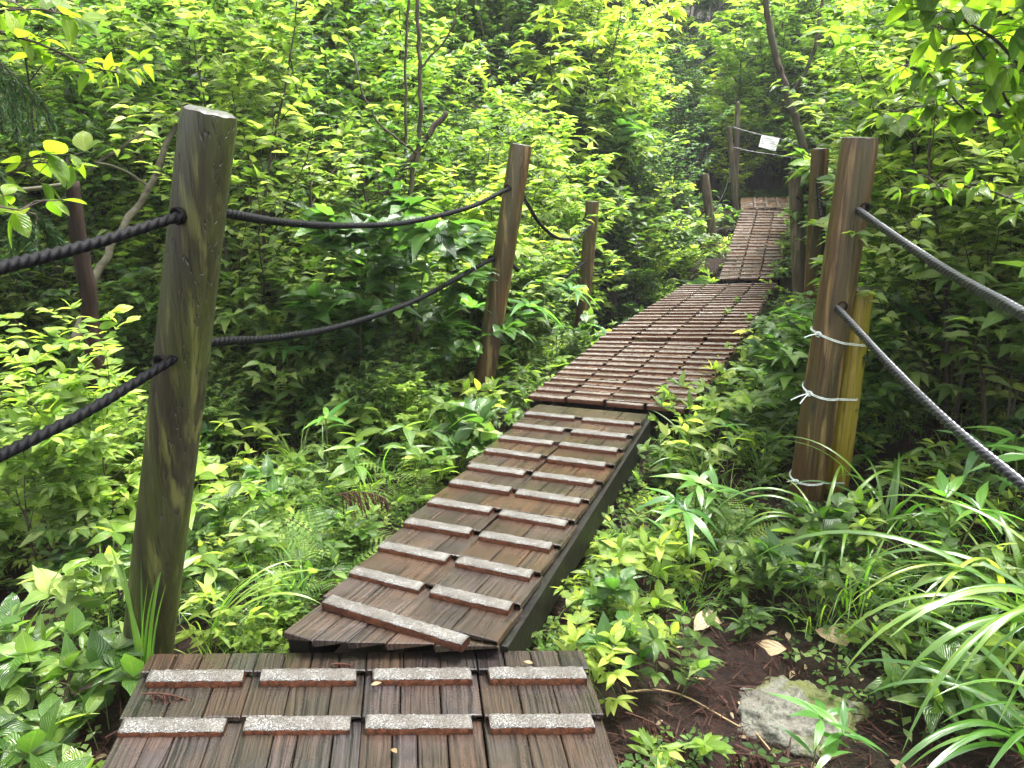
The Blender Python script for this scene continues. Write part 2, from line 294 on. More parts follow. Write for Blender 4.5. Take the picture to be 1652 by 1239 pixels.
def loc_mesh(mb, name, mats, origin, parent=None, smooth=True):
    """mesh collected in world coordinates, given its own origin"""
    o3 = np.array(tuple(origin), np.float32); mb.V = [v - o3 for v in mb.V]
    me = mb.mesh(name, mats, smooth); return obj(name, me, parent, origin if parent is None else None)

# ------------------------------------------------------------------ terrain
def interp(y, xs, ys): return float(np.interp(y, xs, ys))
def pcx(y): return interp(y, [0, 1.9, 2.1, 4.0, 4.4, 6.0, 9.4, 12.6, 17], [-0.42, -0.42, -0.38, 0.36, 0.5, 1.22, 2.66, 4.06, 3.7])
def phw(y): return interp(y, [1.95, 2.05, 4.15, 4.3], [0.66, 0.4, 0.4, 0.66])
def ground(x, y):
    z = interp(y, [0, 6, 8, 9.5, 12.6, 16.3, 19, 45], [-0.2, -0.22, -0.34, -0.28, 0.3, 0.62, 1.2, 7.5])
    t = x - pcx(y)
    if t > 1.3: z += 0.42*(t-1.3)*min(1, max(0.25, (y-1)/4))
    if t < -0.7: z -= 0.14*min(1, (-0.7-t)/1.2)
    rv = math.exp(-((t+2.0)/1.2)**2)*math.exp(-((y-9.0)/2.0)**2); z -= 0.9*rv
    if t < -4.5: z += 0.28*(-4.5-t)
    if t < -2.2: z += 0.3*min(6, max(0, y-5.4))*min(1, (-2.2-t)/1.6)
    z += 0.06*noise.noise(Vector((x*1.1, y*1.1, 3.1))) + 0.035*noise.noise(Vector((x*3.7, y*3.7, 7.7)))
    return z
xs = np.concatenate([np.linspace(-26, -4, 45), np.linspace(-3.9, 6, 200), np.linspace(6.2, 30, 50)])
ys = np.concatenate([np.linspace(-4, 0.9, 12), np.linspace(1.0, 7, 150), np.linspace(7.1, 20, 110), np.linspace(20.4, 60, 60)])
V = [(x, y, ground(x, y)) for y in ys for x in xs]; nx, ny = len(xs), len(ys)
ii, jj = np.meshgrid(np.arange(ny-1), np.arange(nx-1), indexing='ij'); a_ = (ii*nx + jj).ravel()
tag(obj('ground', np_mesh('ground', V, np.stack([a_, a_+1, a_+nx+1, a_+nx], -1), M['ground'])), kind='structure')

# ------------------------------------------------------------------ boardwalk
def plank_box(mb, fl, fr, br, bl, zf, zb, th, rnd, uv0, rng, wl_, ch=0.003, mi=0, seg=4, wob=0.0):
    """plank between four plan points (z of the plan + zf at the front, zb at the back)"""
    fl, fr, br, bl = [np.array(tuple(p), float) for p in (fl, fr, br, bl)]
    W = np.linalg.norm(fr-fl); Ln = np.linalg.norm(bl-fl)
    if W < 1e-4 or Ln < 1e-3: return
    cx_ = [0, 0, ch/W, 0.5, 1-ch/W, 1, 1]; cz = [-th, -ch, 0, 0.0004, 0, -ch, -th]
    us = [0, 0, ch, W/2, W-ch, W, W]
    vs = [0, min(0.25, 0.003/Ln)] + [i/seg for i in range(1, seg)] + [1]
    VV, UU = [], []
    for j, v in enumerate(vs):
        l = fl + (bl-fl)*v; r = fr + (br-fr)*v; zz = zf + (zb-zf)*v - (0.0025 if j == 0 else 0)
        dz = rng.uniform(-wob, wob)
        for c, z, u in zip(cx_, cz, us):
            p = l + (r-l)*c; VV.append((p[0], p[1], p[2]+zz+z+dz*(0.3+c))); UU.append((uv0[0]+u, uv0[1]+v*Ln))
    k = len(cx_); F = []
    for j in range(len(vs)-1):
        for i in range(k-1): F.append((j*k+i, j*k+i+1, (j+1)*k+i+1, (j+1)*k+i))
    b = 0; F += [(b, b+5, b+4, b+1), (b+1, b+4, b+3, b+2)]
    b = (len(vs)-1)*k; F += [(b, b+1, b+4, b+5), (b+1, b+2, b+3, b+4)]
    mb.add(VV, F, UU, rnd, mi)
def grip(root, p0, p1, dirv, z, rng, dep=0.05, th=0.026, gm='grit'):
    """anti-slip strip between two points, grit on its top, built at its own origin"""
    p0, p1 = Vector(p0), Vector(p1); mid = (p0+p1)/2
    ax = (p1-p0); W = ax.length; ax.normalize(); dv = Vector(dirv).normalized()
    n = max(6, int(W/0.012)); mb = MB(); VV = []; UU = []
    pr = [(-0.001, -th), (0, -0.003), (0.002, 0), (dep*0.35, 0.001), (dep*0.7, 0.0005), (dep-0.002, 0), (dep, -0.003), (dep, -th)]
    for i in range(n+1):
        u = i/n; e = 0.0015 if i in (0, n) else 0
        for d, h in pr:
            j = rng.uniform(-1, 1)*0.0009
            q = p0 + ax*(W*u) + dv*(d + j*(1.5 if 0 < d < dep else 1)) - mid
            VV.append((q.x, q.y, q.z + z + h - e + (j if h > -0.004 else 0)))
    k = len(pr); F0, F1 = [], []
    for i in range(n):
        for j in range(k-1):
            f = (i*k+j, (i+1)*k+j, (i+1)*k+j+1, i*k+j+1)
            (F1 if 1 <= j <= 5 else F0).append(f)
    for b, fl in ((0, 1), (n*k, 0)):
        F0 += [(b, b+1, b+6, b+7), (b+1, b+2, b+5, b+6), (b+2, b+3, b+4, b+5)]
    mb.add(VV, F0, mi=0); mb.F.append(np.array(F1, np.int32)); mb.M.append(np.full(len(F1), 1, np.int32))
    o = obj('grip_strip', mb.mesh('grip_strip', [M['redwood'], M[gm]]), root); o.location = mid - root.location
    return o
def section(label, NLp, NRp, FRp, FLp, cols, rows, seed, clip=None, first_strip=0, batten_front=False, strip_frac=0.86, npl=(3, 4), beams=0.16, gapc=0.004, extra=0, skip=lambda c, r: False, dm='deck'):
    rng = random.Random(seed); NLp, NRp, FRp, FLp = [Vector(p) for p in (NLp, NRp, FRp, FLp)]
    root = empty('boardwalk', (NLp+NRp+FRp+FLp)/4); o = root.location
    tag(root, label, 'boardwalk', 'stretches of plank boardwalk')
    def Q(u, v): return (NLp*(1-u)+NRp*u)*(1-v) + (FLp*(1-u)+FRp*u)*v
    Wd = ((NRp-NLp).length + (FRp-FLp).length)/2
    dirv = ((FLp+FRp)/2-(NLp+NRp)/2).normalized()
    for c in range(cols):
        u0, u1 = c/cols, (c+1)/cols
        for r in range(-extra, rows):
            if skip(c, r): continue
            v0, v1 = r/rows, (r+1)/rows + 0.012/((FLp-NLp).length)
            prn = rng.random(); mb = MB(); k = rng.choice(npl); cuts = [0] + [ (i + rng.uniform(-.18, .18))/k for i in range(1, k)] + [1]
            lift = rng.uniform(-0.002, 0.002); j0 = rng.uniform(-0.006, 0.006)/Wd
            for i in range(k):
                a = u0 + (u1-u0)*cuts[i] + gapc/Wd/2 + j0; b = u0 + (u1-u0)*cuts[i+1] - gapc/Wd/2*rng.uniform(0.2, 1.2) + j0
                va = v0 + rng.uniform(-0.004, 0.004)/ (FLp-NLp).length; vb = va
                pf, pg = Q(a, va), Q(b, vb)
                if clip:
                    va = max(va, clip(Q, a, va)); vb = max(vb, clip(Q, b, vb))
                    if va >= v1-0.01 and vb >= v1-0.01: continue
                    va = min(va, v1-0.005); vb = min(vb, v1-0.005); pf, pg = Q(a, va), Q(b, vb)
                fr_ = (va-v0)/(v1-v0)*0.026
                plank_box(mb, pf-o, pg-o, Q(b, v1)-o, Q(a, v1)-o, 0.024-fr_+lift, 0.002+lift, 0.022, min(1, max(0, prn+rng.uniform(-.16, .16))), (rng.random()*9, rng.random()*9), rng, Wd, wob=0.0008)
            if mb.n == 0: continue
            obj('deck_panel', mb.mesh('deck_panel', M[dm], smooth=False), root)
            if r >= first_strip:
                g = (u1-u0)*(1-strip_frac)
                a = u0 + g*(0.25+rng.uniform(-0.1, 0.1)); b = u1 - g*(0.75+rng.uniform(-0.15, 0.1))
                vv = v0 - 0.051/((FLp-NLp).length)
                if clip and clip(Q, a, vv) > vv: continue
                if clip and clip(Q, b, vv) > vv: continue
                grip(root, Q(a, vv+rng.uniform(-.002, .002)), Q(b, vv+rng.uniform(-.002, .002)), dirv, 0.028+rng.uniform(-.004, .002), rng, dep=0.05 if dm in ('deck', 'deck_ramp') else 0.036, gm='grit' if dm in ('deck', 'deck_ramp') else 'grit_worn')
    for u in (0.03, 0.5, 0.97):   # bearers below the boards
        vs_ = 0.0
        if clip: vs_ = max(0, clip(Q, u, 0))+0.02
        p, q = Q(u, vs_)-o, Q(u, 1)-o; s = (Q(1, .5)-Q(0, .5)).normalized()*0.035
        mb = MB(); th = 0.02; zb_ = -0.022
        VV = []
        for e, pp in enumerate((p, q)):
            for sx_, z_ in ((-1, zb_-beams), (1, zb_-beams), (1, zb_), (-1, zb_)): VV.append(tuple(pp + s*sx_ + Vector((0, 0, z_))))
        mb.add(VV, [(0, 1, 5, 4), (1, 2, 6, 5), (2, 3, 7, 6), (3, 0, 4, 7), (0, 3, 2, 1), (4, 5, 6, 7)])
        obj('bearer', mb.mesh('bearer', M['beam'], smooth=False), root)
    return root, Q

# wide near deck: two strip rows are in the picture at y 1092 and 1168
nb = [PZ(px, py, 0) for px, py in ((241, 1060), (941, 1054))]          # far edge
nl0, nr0 = PZ(185, 1195, 0), PZ(978, 1180, 0)
dL = nb[0]-nl0; dR = nb[1]-nr0
row = 0.187; Ls, Rs = dL.length, dR.length
# far edge is the end of the last row; strips sit on the row fronts
def fl_(k): return nb[0] - dL.normalized()*k, nb[1] - dR.normalized()*k
root1, Q1 = section('wide near deck of four plank columns in the foreground, strips level across the picture',
    fl_(0.10+row*4)[0], fl_(0.10+row*4)[1], fl_(0.10)[1], fl_(0.10)[0], 4, 4, 11, npl=(3, 4), beams=0.12, gapc=0.0035)
rngd = random.Random(5); o1 = root1.location
for c in range(4):      # short last course behind the far strips
    mb = MB(); k = rngd.choice((3, 4)); (a0, b0), (a1, b1) = fl_(0.098), fl_(0.0)
    g_ = random.Random(40+c)
    for i in range(k):
        u0, u1 = c/4+i/k/4+0.002, c/4+(i+1)/k/4-0.001
        fl, fr, br, bl = a0.lerp(b0, u0), a0.lerp(b0, u1), a1.lerp(b1, u1), a1.lerp(b1, u0)
        plank_box(mb, fl-o1, fr-o1, br-o1, bl-o1, 0.022, 0.01, 0.022, g_.random(), (g_.random()*9, g_.random()*9), g_, 1.2)
    obj('deck_panel', mb.mesh('deck_panel', M['deck'], smooth=False), root1)
    a = a0.lerp(b0, c/4+0.015+g_.uniform(0, .01)); b = a0.lerp(b0, (c+1)/4-0.026+g_.uniform(0, .01)); dv = (a1-a0).normalized()
    grip(root1, a-dv*0.051, b-dv*0.051, dv, 0.030, g_)

# narrow ramp, cut off diagonally where it meets the near deck
zr = 0.05
L0, L1 = PZ(505, 984, zr), PZ(862, 657, 0.03); R0, R1 = PZ(792, 1061, zr), PZ(1043, 674, 0.03)
dl, dr = (L1-L0)/11, (R1-R0)/11
clipY = PZ(560, 1050, 0.04).y
def clip_ramp(Q, u, v):
    p = Q(u, v); q = Q(u, v+0.1)
    if p.y >= clipY: return v
    return v + 0.1*(clipY-p.y)/(q.y-p.y)
root2, Q2 = section('narrow plank walkway of two columns slanting from the foreground deck to the middle',
    L0-dl*0.78, R0-dr*0.78, R1+dr*0.22, L1+dl*0.22, 2, 12, 21, clip=clip_ramp, first_strip=2, strip_frac=0.88, npl=(2, 3), beams=0.13, dm='deck_ramp')
g_ = random.Random(77)   # the one long strip over both columns
a, b = PZ(520, 986, zr), PZ(745, 1056, zr); dv = (b-a).normalized().cross(Vector((0, 0, -1))); dv = dv if dv.y > 0 else -dv
grip(root2, a, b, dv, 0.034, g_, dep=0.048)

z2 = 0.0
section('middle boardwalk stretch of four columns just beyond the narrow walkway', PZ(856, 640, z2), PZ(1112, 662, z2), PZ(1198, 552, z2), PZ(970, 549, z2), 4, 12, 31, npl=(2, 3), strip_frac=0.91, gapc=.006, dm='deck_red')
section('upper boardwalk stretch with reddish boards and many close strips before the step up', PZ(968, 547, 0.015), PZ(1199, 549, 0.015), PZ(1255, 457, -0.1), PZ(1106, 460, -0.1), 4, 20, 41, npl=(2, 2), strip_frac=0.89, gapc=.008, dm='deck_red')
section('far sloping boardwalk ramp climbing towards the white notice', PY(1160, 450, 9.7), PY(1258, 449, 9.7), PY(1276, 340, 12.7), PY(1196, 338, 12.7), 3, 22, 51, npl=(2, 2), strip_frac=0.9, gapc=.01, dm='deck_grey')
a4, b4 = PY(1196, 337, 12.74), PY(1196, 320, 13.75)
section('short landing at the top of the far ramp with its strips turned sideways', a4 + Vector((1.15, 0, 0)), b4 + Vector((1.15, 0, 0)), b4, a4, 3, 6, 61, npl=(2, 2), strip_frac=0.94, dm='deck_grey')
section('distant boardwalk flight glimpsed through the shrubs left of the far poles', PY(1066, 300, 16.5), PY(1124, 300, 16.5), PY(1126, 268, 18.2), PY(1078, 268, 18.2), 2, 10, 71, npl=(2, 2), strip_frac=0.94, dm='deck_grey')

# ------------------------------------------------------------------ posts
def post(label, base, top, rb, rt, m, seed, k=40, down=0.35, group='timber rope posts beside the boardwalk', chip=0.0, name='wooden_post', cat='post'):
    rng = random.Random(seed); base = Vector(base); top = Vector(top); ax = (top-base).normalized(); p0 = base - ax*down
    root = empty(name, base); tag(root, label, cat, group)
    H = (top-p0).length; n = max(12, int(H/0.04)); q = Vector((0, 0, 1)).rotation_difference(ax).to_matrix().to_4x4()
    mb = MB(); VV = []
    cr = [(rng.uniform(0, 6.28), rng.uniform(0.02, 0.05), rng.uniform(0.35, 1)) for _ in range(7)]
    for i in range(n+1):
        v = i/n; r = rb + (rt-rb)*v; zz = H*v
        if i == n: r *= 0.965
        for j in range(k):
            a = 2*math.pi*j/k
            rr = r*(1 + 0.035*noise.noise(Vector((math.cos(a)*1.2, math.sin(a)*1.2, zz*1.3+seed))) + 0.02*noise.noise(Vector((math.cos(a)*5, math.sin(a)*5, zz*2.5+seed*3))))
            for ca, w, h0 in cr:
                d = abs((a + 0.15*math.sin(zz*2+ca) - ca + math.pi) % (2*math.pi) - math.pi)
                if d < w*2.2 and v > 1-h0: rr -= r*0.065*(1-d/(w*2.2))
            z_ = zz
            if i == n: z_ -= chip*max(0, noise.noise(Vector((math.cos(a)*2+seed, math.sin(a)*2, 5))))*2
            VV.append((math.cos(a)*rr, math.sin(a)*rr, z_-down))
    F = [(i*k+j, i*k+(j+1) % k, (i+1)*k+(j+1) % k, (i+1)*k+j) for i in range(n) for j in range(k)]
    mb.add([tuple(q @ Vector(v)) for v in VV], F)
    obj('shaft', mb.mesh('shaft', m), root)
    mb = MB(); VV = []; rings = 5; last = VV_last = [(math.cos(2*math.pi*j/k), math.sin(2*math.pi*j/k)) for j in range(k)]
    for i in range(rings+1):
        f = 1 - i/rings
        for j in range(k):
            a = 2*math.pi*j/k; r = rt*0.955*f
            z_ = H - down - chip*max(0, noise.noise(Vector((math.cos(a)*2+seed, math.sin(a)*2, 5))))*2*f + 0.004 + 0.002*noise.noise(Vector((math.cos(a)*r*60, math.sin(a)*r*60, seed)))
            if i == 0: z_ -= 0.008
            VV.append((math.cos(a)*r, math.sin(a)*r, z_))
    F = [(i*k+j, i*k+(j+1) % k, (i+1)*k+(j+1) % k, (i+1)*k+j) for i in range(rings) for j in range(k)]
    mb.add([tuple(q @ Vector(v)) for v in VV], F)
    obj('end_face', mb.mesh('end_face', M['end']), root)
    return root
def hole(root, p, dirv, r=0.02):
    """black disc on the uncut post surface, coloured as the shade inside a hole"""
    d = Vector(dirv).normalized(); q = Vector((0, 0, 1)).rotation_difference(d).to_matrix(); mb = MB(); k = 20; VV = []
    for rr, zz in ((r*1.0, -0.012), (r*1.05, 0.001), (r*0.8, 0.002), (r*0.6, -0.01), (0.0001, -0.01)):
        for j in range(k): VV.append(tuple(q @ Vector((math.cos(6.2832*j/k)*rr, math.sin(6.2832*j/k)*rr, zz)) + Vector(p) - root.location))
    mb.add(VV, [(i*k+j, i*k+(j+1) % k, (i+1)*k+(j+1) % k, (i+1)*k+j) for i in range(4) for j in range(k)])
    obj('rope_hole_shade', mb.mesh('rope_hole_shade', M['hole']), root)

pL = post('tall dark mossy post leaning at the left of the foreground, nearest the camera', PZ(236, 1066, -0.12), PY(339, 180, 1.99), 0.077, 0.068, M['post_moss'], 3, chip=0.004)
pM = post('leaning red-brown post left of the boardwalk, second of the left row', PY(783, 600, 4.75), PY(841, 234, 4.75), 0.068, 0.066, M['post_brown'], 8)
p3 = post('slim brown post at the dark hollow, third of the left row', PY(940, 505, 8.3), PY(956, 325, 8.3), 0.078, 0.07, M['post_brown'], 12)
post('short thin post half hidden by leaves right of the third left post', PY(990, 500, 9.9), PY(986, 462, 9.9), 0.05, 0.05, M['post_brown'], 14)
post('dark weathered post standing left of the far sloping ramp', PY(1152, 405, 11.5), PY(1136, 281, 11.5), 0.075, 0.065, M['post_grey'], 16)
pp = post('slim pale grey pole bound to another at the top left of the far ramp', PY(1188, 345, 12.9), PY(1176, 205, 12.9), 0.05, 0.04, M['post_grey'], 18, name='wooden_pole', cat='pole')
post('taller slim pole standing behind the pale one at the far ramp', PY(1186, 340, 13.0), PY(1190, 165, 13.0), 0.045, 0.038, M['post_grey'], 19, name='wooden_pole', cat='pole')
p6 = post('grooved brown post standing right of the far ramp, farthest of the right row', PY(1290, 455, 8.6), PY(1283, 277, 8.6), 0.083, 0.072, M['post_grey'], 22)
p5 = post('brown post just behind the near right post, between it and the grooved one', PY(1311, 470, 6.6), PY(1323, 240, 6.6), 0.072, 0.07, M['post_brown'], 24)
pR = post('thick leaning brown post at right with a yellow stake tied to it', PY(1300, 800, 3.47), PY(1388, 223, 3.47), 0.083, 0.077, M['post_brown'], 26)
ST = post('shorter yellow-green stake tied against the back of the right post', PY(1346, 800, 3.56), PY(1389, 466, 3.56), 0.062, 0.058, M['stake'], 28, group=None, name='wooden_stake', cat='stake')

# ------------------------------------------------------------------ ropes
def spline(P, step):
    P = [Vector(p) for p in P]; P = [P[0]*2-P[1]] + P + [P[-1]*2-P[-2]]; out = []
    for i in range(1, len(P)-2):
        a, b, c, d = P[i-1:i+3]; n = max(2, int((c-b).length/step))
        for j in range(n):
            t = j/n; out.append(0.5*((2*b) + (c-a)*t + (2*a-5*b+4*c-d)*t*t + (3*b-a-3*c+d)*t**3))
    out.append(P[-2]); return out
def rope(label, pts, r, m, group=None, lobes=3, pitch=6.5, depth=0.3, k=18, name='rope', cat='rope'):
    P = spline([p if isinstance(p, Vector) else PY(*p) for p in pts], r*0.3); n = len(P); A = np.array([tuple(p) for p in P])
    T = np.gradient(A, axis=0); Tn = T/np.linalg.norm(T, axis=1)[:, None]
    s = np.concatenate([[0], np.cumsum(np.linalg.norm(np.diff(A, axis=0), axis=1))])
    X = np.cross(Tn, np.array([0, 0, 1.0])); X /= np.linalg.norm(X, axis=1)[:, None] + 1e-9; Y = np.cross(X, Tn)
    an = np.arange(k)*2*math.pi/k; tw = s/(pitch*r)*2*math.pi
    ph = an[None, :] - tw[:, None]
    R = r*((1-depth) + depth*np.abs(np.cos(lobes/2*ph))) * (1 + 0.03*np.sin(s*9)[:, None])
    V = A[:, None, :] + X[:, None, :]*(np.cos(an)[None, :]*R)[..., None] + Y[:, None, :]*(np.sin(an)[None, :]*R)[..., None]
    i = np.arange(n-1)[:, None]*k; j = np.arange(k)[None, :]; j2 = (j+1) % k
    F = np.stack([i+j, i+j2, i+k+j2, i+k+j], -1).reshape(-1, 4)
    o0 = A[0]; me = np_mesh(name, V.reshape(-1, 3)-o0, F, m)
    return tag(obj(name, me, None, tuple(o0)), label, cat, group)
G = 'ropes strung through the posts'
rope('upper black twisted rope of the left row, threaded through three leaning posts', [Vector((-1.3, -.6, 1.3)), (-260, 505, 0.95), (-110, 466, 1.2), (0, 432, 1.42), (150, 393, 1.68), (321, 341, 1.99), (375, 346, 2.15), (460, 359, 2.6), (560, 364, 3.2), (660, 358, 3.75), (760, 333, 4.3), (829, 303, 4.75), (850, 328, 5.1), (872, 362, 5.8), (900, 384, 6.5), (930, 383, 7.4), (954, 360, 8.3)], 0.0135, M['rope'], G)
rope('lower black twisted rope of the left row, sagging towards the second left post', [Vector((-1.3, -.6, .95)), (-200, 830, 1.05), (0, 735, 1.42), (150, 658, 1.68), (294, 571, 1.99), (345, 552, 2.15), (450, 544, 2.6), (560, 523, 3.2), (680, 480, 3.9), (802, 416, 4.75), (835, 435, 5.3), (870, 452, 6.1), (905, 450, 7.0), (947, 420, 8.3)], 0.0135, M['rope'], G)
for root, (px, py, Y), r_ in ((pL, (303, 346, 1.99), .07), (pL, (272, 580, 1.99), .073), (pM, (812, 309, 4.75), .066), (pM, (788, 424, 4.75), .066)):
    c = PY(px, py, Y); d = Vector((-0.35, -1, -0.1)).normalized(); 
PR = [(1375, 333, 3.47), (1430, 372, 3.05), (1500, 420, 2.6), (1580, 468, 2.15), (1652, 508, 1.8), PY(1652, 508, 1.8)*2.2 - PY(1500, 420, 2.6)*1.2]
rope('upper grey twisted rope running from the right post out past the right edge', PR, 0.0165, M['rope_g'], G, lobes=3, pitch=5.4, depth=0.7)
rope('lower grey twisted rope running from the right post out past the right edge', [(1343, 489, 3.47), (1390, 540, 3.05), (1450, 605, 2.6), (1540, 692, 2.15), (1652, 785, 1.75), PY(1652, 785, 1.75)*2.1 - PY(1540, 692, 2.15)*1.1, PY(1652, 785, 1.75)*3.2 - PY(1540, 692, 2.15)*2.2 + Vector((0, 0, .05))], 0.0165, M['rope_g'], G, lobes=3, pitch=5.4, depth=0.7)
rope('black rope hanging down the face of the brown post behind the right post', [(1319, 288, 6.52), (1322, 330, 6.4), (1328, 380, 6.2), (1326, 420, 6.1), (1318, 470, 6.0)], 0.017, M['rope'], G)
rope('short black rope sagging between the two farther right posts', [(1286, 318, 8.5), (1297, 326, 8.0), (1310, 322, 7.3), (1322, 308, 6.65)], 0.013, M['rope'], G)
rope('upper dark rope crossing the shaded hollow towards the far dark post', [(985, 445, 9.9), (1040, 420, 10.3), (1090, 388, 10.9), (1138, 340, 11.5)], 0.013, M['rope'], G)
rope('lower dark rope crossing the shaded hollow towards the far dark post', [(990, 478, 9.9), (1050, 452, 10.3), (1100, 418, 10.9), (1144, 372, 11.5)], 0.013, M['rope'], G)
rope('thin rope slanting from the far dark post up to the bound poles', [(1140, 345, 11.5), (1160, 325, 12.0), (1172, 300, 12.5), (1182, 262, 12.85)], 0.011, M['rope'], G)
sr = rope('thin upper cord above the white notice, tied to the far pole', [(1182, 205, 12.9), (1205, 212, 12.9), (1232, 218.5, 12.9), (1262, 225, 12.9), (1296, 238, 12.9)], 0.009, M['rope_g'], 'cords stretched beside the notice')
rope('thin lower cord passing below the white notice', [(1184, 238, 12.9), (1215, 245, 12.9), (1250, 250, 12.9), (1290, 256, 12.9)], 0.009, M['rope_g'], 'cords stretched beside the notice')
def hole_at(root, px, py, Y, rsurf, view=(-0.5, -1, 0)):
    ax = None; c = PY(px, py, Y); d = Vector(view).normalized(); hole(root, c + d*rsurf, d, 0.021)
hole_at(pL, 321, 341, 1.99, 0.071, (-0.45, -0.9, -0.1)); hole_at(pL, 294, 571, 1.99, 0.074, (-0.45, -0.9, -0.1))
hole_at(pM, 829, 303, 4.75, 0.067, (-0.6, -0.8, 0)); hole_at(pM, 802, 416, 4.75, 0.067, (-0.6, -0.8, 0))
hole_at(pR, 1388, 333, 3.47, 0.08, (-0.15, -1, 0)); hole_at(pR, 1352, 489, 3.47, 0.081, (-0.15, -1, 0))

# white cord ties round the right post and its stake
def tie(label, y, tails, seed):
    rng = random.Random(seed)
    f = (y-223)/(800-223); px = 1388 + (1300-1388)*f; sx_ = 1386 + (1341-1386)*((y-466)/(800-466))
    c = PY(px, y, 3.47); s = PY(sx_, y, 3.56); pts = []
    axis = (s-c); ang0 = math.atan2(axis.y, axis.x)
    for i in range(17):
        a = ang0 + math.pi/2 + math.pi*i/16; pts.append(c + Vector((math.cos(a), math.sin(a), 0))*0.088)
    for i in range(17):
        a = ang0 - math.pi/2 + math.pi*i/16; pts.append(s + Vector((math.cos(a), math.sin(a), 0))*0.064)
    pts.append(pts[0]); pts = [p + Vector((0, 0, 0.02*math.sin(i*0.2+seed)-0.1*(p.x-c.x))) for i, p in enumerate(pts)]
    mb = MB(); mb.tube(pts, [0.0022]*len(pts), 6)
    for dz in (0.006,): mb.tube([p + Vector((0, 0, dz)) for p in pts], [0.002]*len(pts), 6)
    k0 = pts[8]
    for t in tails:
        q = [k0 + Vector(t)*u + Vector((0, 0, -0.02*u*u)) for u in (0, .3, .6, 1)]; mb.tube(q, [0.003]*4, 6)
    for a in range(3): mb.tube([k0 + Vector((0.012*math.cos(a*2+u), -0.006+0.005*u, 0.012*math.sin(a*2+u))) for u in (0, 1, 2, 3)], [0.0035]*4, 6)
    o = loc_mesh(mb, 'cord_tie', M['cord'], c); tag(o, label, 'cord', 'white cords tying the stake to the right post')
tie('white cord tied high round the right post and yellow stake', 542, [(-0.07, -0.02, 0.01)], 1)
tie('white cord tied at mid height round the right post and yellow stake', 630, [(-0.09, -0.02, -0.005), (-0.05, -0.03, -0.02)], 2)
tie('white cord tied near the foot of the right post, half hidden by leaves', 768, [(-0.05, -0.02, 0.03)], 3)

# notice
def notice():
    cs = [PY(1229, 218, 12.85), PY(1258, 223.3, 12.85), PY(1251, 244, 12.80), PY(1224, 236.6, 12.80)]
    root = empty('notice_board', cs[0]); tag(root, 'small tilted white notice with dark writing hung on a cord behind the far ramp', 'sign')
    th = Vector((0, 0.008, 0)); P_ = [c-root.location for c in cs]; mb = MB()
    mb.add([tuple(p) for p in P_] + [tuple(p+th) for p in P_], [(0, 3, 2, 1), (4, 5, 6, 7), (0, 1, 5, 4), (1, 2, 6, 5), (2, 3, 7, 6), (3, 0, 4, 7)])
    obj('board', mb.mesh('board', M['sign'], False), root); mb = MB(); rng = random.Random(4)
    def q(u, v): return P_[0]*(1-u)*(1-v) + P_[1]*u*(1-v) + P_[2]*u*v + P_[3]*(1-u)*v + Vector((0, -0.004, 0))
    rowsd = [(0.13, 0.06, 0.62, 7, 1.25), (0.31, 0.08, 0.93, 11, .85), (0.47, 0.1, 0.17, 1, .9), (0.47, 0.5, 0.9, 6, .8), (0.63, 0.1, 0.24, 2, .9), (0.72, 0.6, 0.92, 4, .7), (0.87, 0.68, 0.95, 4, 1.0)]
    for v, u0, u1, n, s in rowsd:
        for i in range(n):
            u = u0 + (u1-u0)*i/max(1, n); w = 0.055*s; h = 0.09*s
            for _ in range(4):
                if rng.random() < 0.5: a, b, c, d = u, u+w, v+rng.random()*h, 0; e = (a, b, c, c+0.016)
                else: a = u+rng.random()*w; e = (a, a+0.011, v, v+h)
                mb.add([tuple(q(e[0], e[2])), tuple(q(e[1], e[2])), tuple(q(e[1], e[3])), tuple(q(e[0], e[3]))], [(0, 3, 2, 1)])
    obj('lettering', mb.mesh('lettering', M['ink'], False), root)
notice()

# ------------------------------------------------------------------ plants: leaves
def leaf_tpl(n=6, w=0.26, peak=0.38, fold=0.25, droop=0.35, serr=0.0, tip=1.0, cols=3):
    """leaf along +Y, length 1, normal +Z"""
    V, U = [], []
    for i in range(n+1):
        t = i/n; x = t/peak if t < peak else 1 - ((t-peak)/(1-peak))
        ww = w*(math.sin(max(0, x)*math.pi/2)**(0.8 if t < peak else tip)) if 0 < i < n else 0.004
        if serr and 0 < i < n: ww *= 1 + serr*(1 if i % 2 else -1)
        z = -droop*t*t
        for c in (-1, 0, 1):
            V.append((c*ww, t, z + fold*abs(c)*ww)); U.append((0.5+0.5*c, t))
    F = [(i*3+j, i*3+j+1, (i+1)*3+j+1, (i+1)*3+j) for i in range(n) for j in range(2)]
    return np.array(V, float), np.array(F), np.array(U, float)
T_OV = [leaf_tpl(6, 0.25, 0.36, 0.3, d, 0.07, 1.15) for d in (0.15, 0.35, 0.6)]
T_EL = [leaf_tpl(5, 0.2, 0.45, 0.25, d, 0, 1.0) for d in (0.1, 0.3, 0.5)]
T_RD = [leaf_tpl(6, 0.34, 0.42, 0.2, d, 0, 0.8) for d in (0.1, 0.3)]
T_LO = [leaf_tpl(2, 0.27, 0.5, 0.25, d) for d in (0.1, 0.4)]
T_LN = [leaf_tpl(6, 0.085, 0.35, 0.3, d, 0, 1.1) for d in (0.15, 0.4, 0.7)]
T_COMB = [leaf_tpl(13, 0.066, 0.15, 0.1, 0.2, 0.6, 0.9)]
T_NEED = [leaf_tpl(1, 0.12, 0.5), ]
T_NEED[0] = (np.array([(-.05, 0, 0), (0, 0, .02), (.05, 0, 0), (-.008, 1, .05), (0, 1, .06), (.008, 1, .05)]), np.array([(0, 1, 4, 3), (1, 2, 5, 4)]), np.array([(0, 0), (.5, 0), (1, 0), (0, 1), (.5, 1), (1, 1)], float))
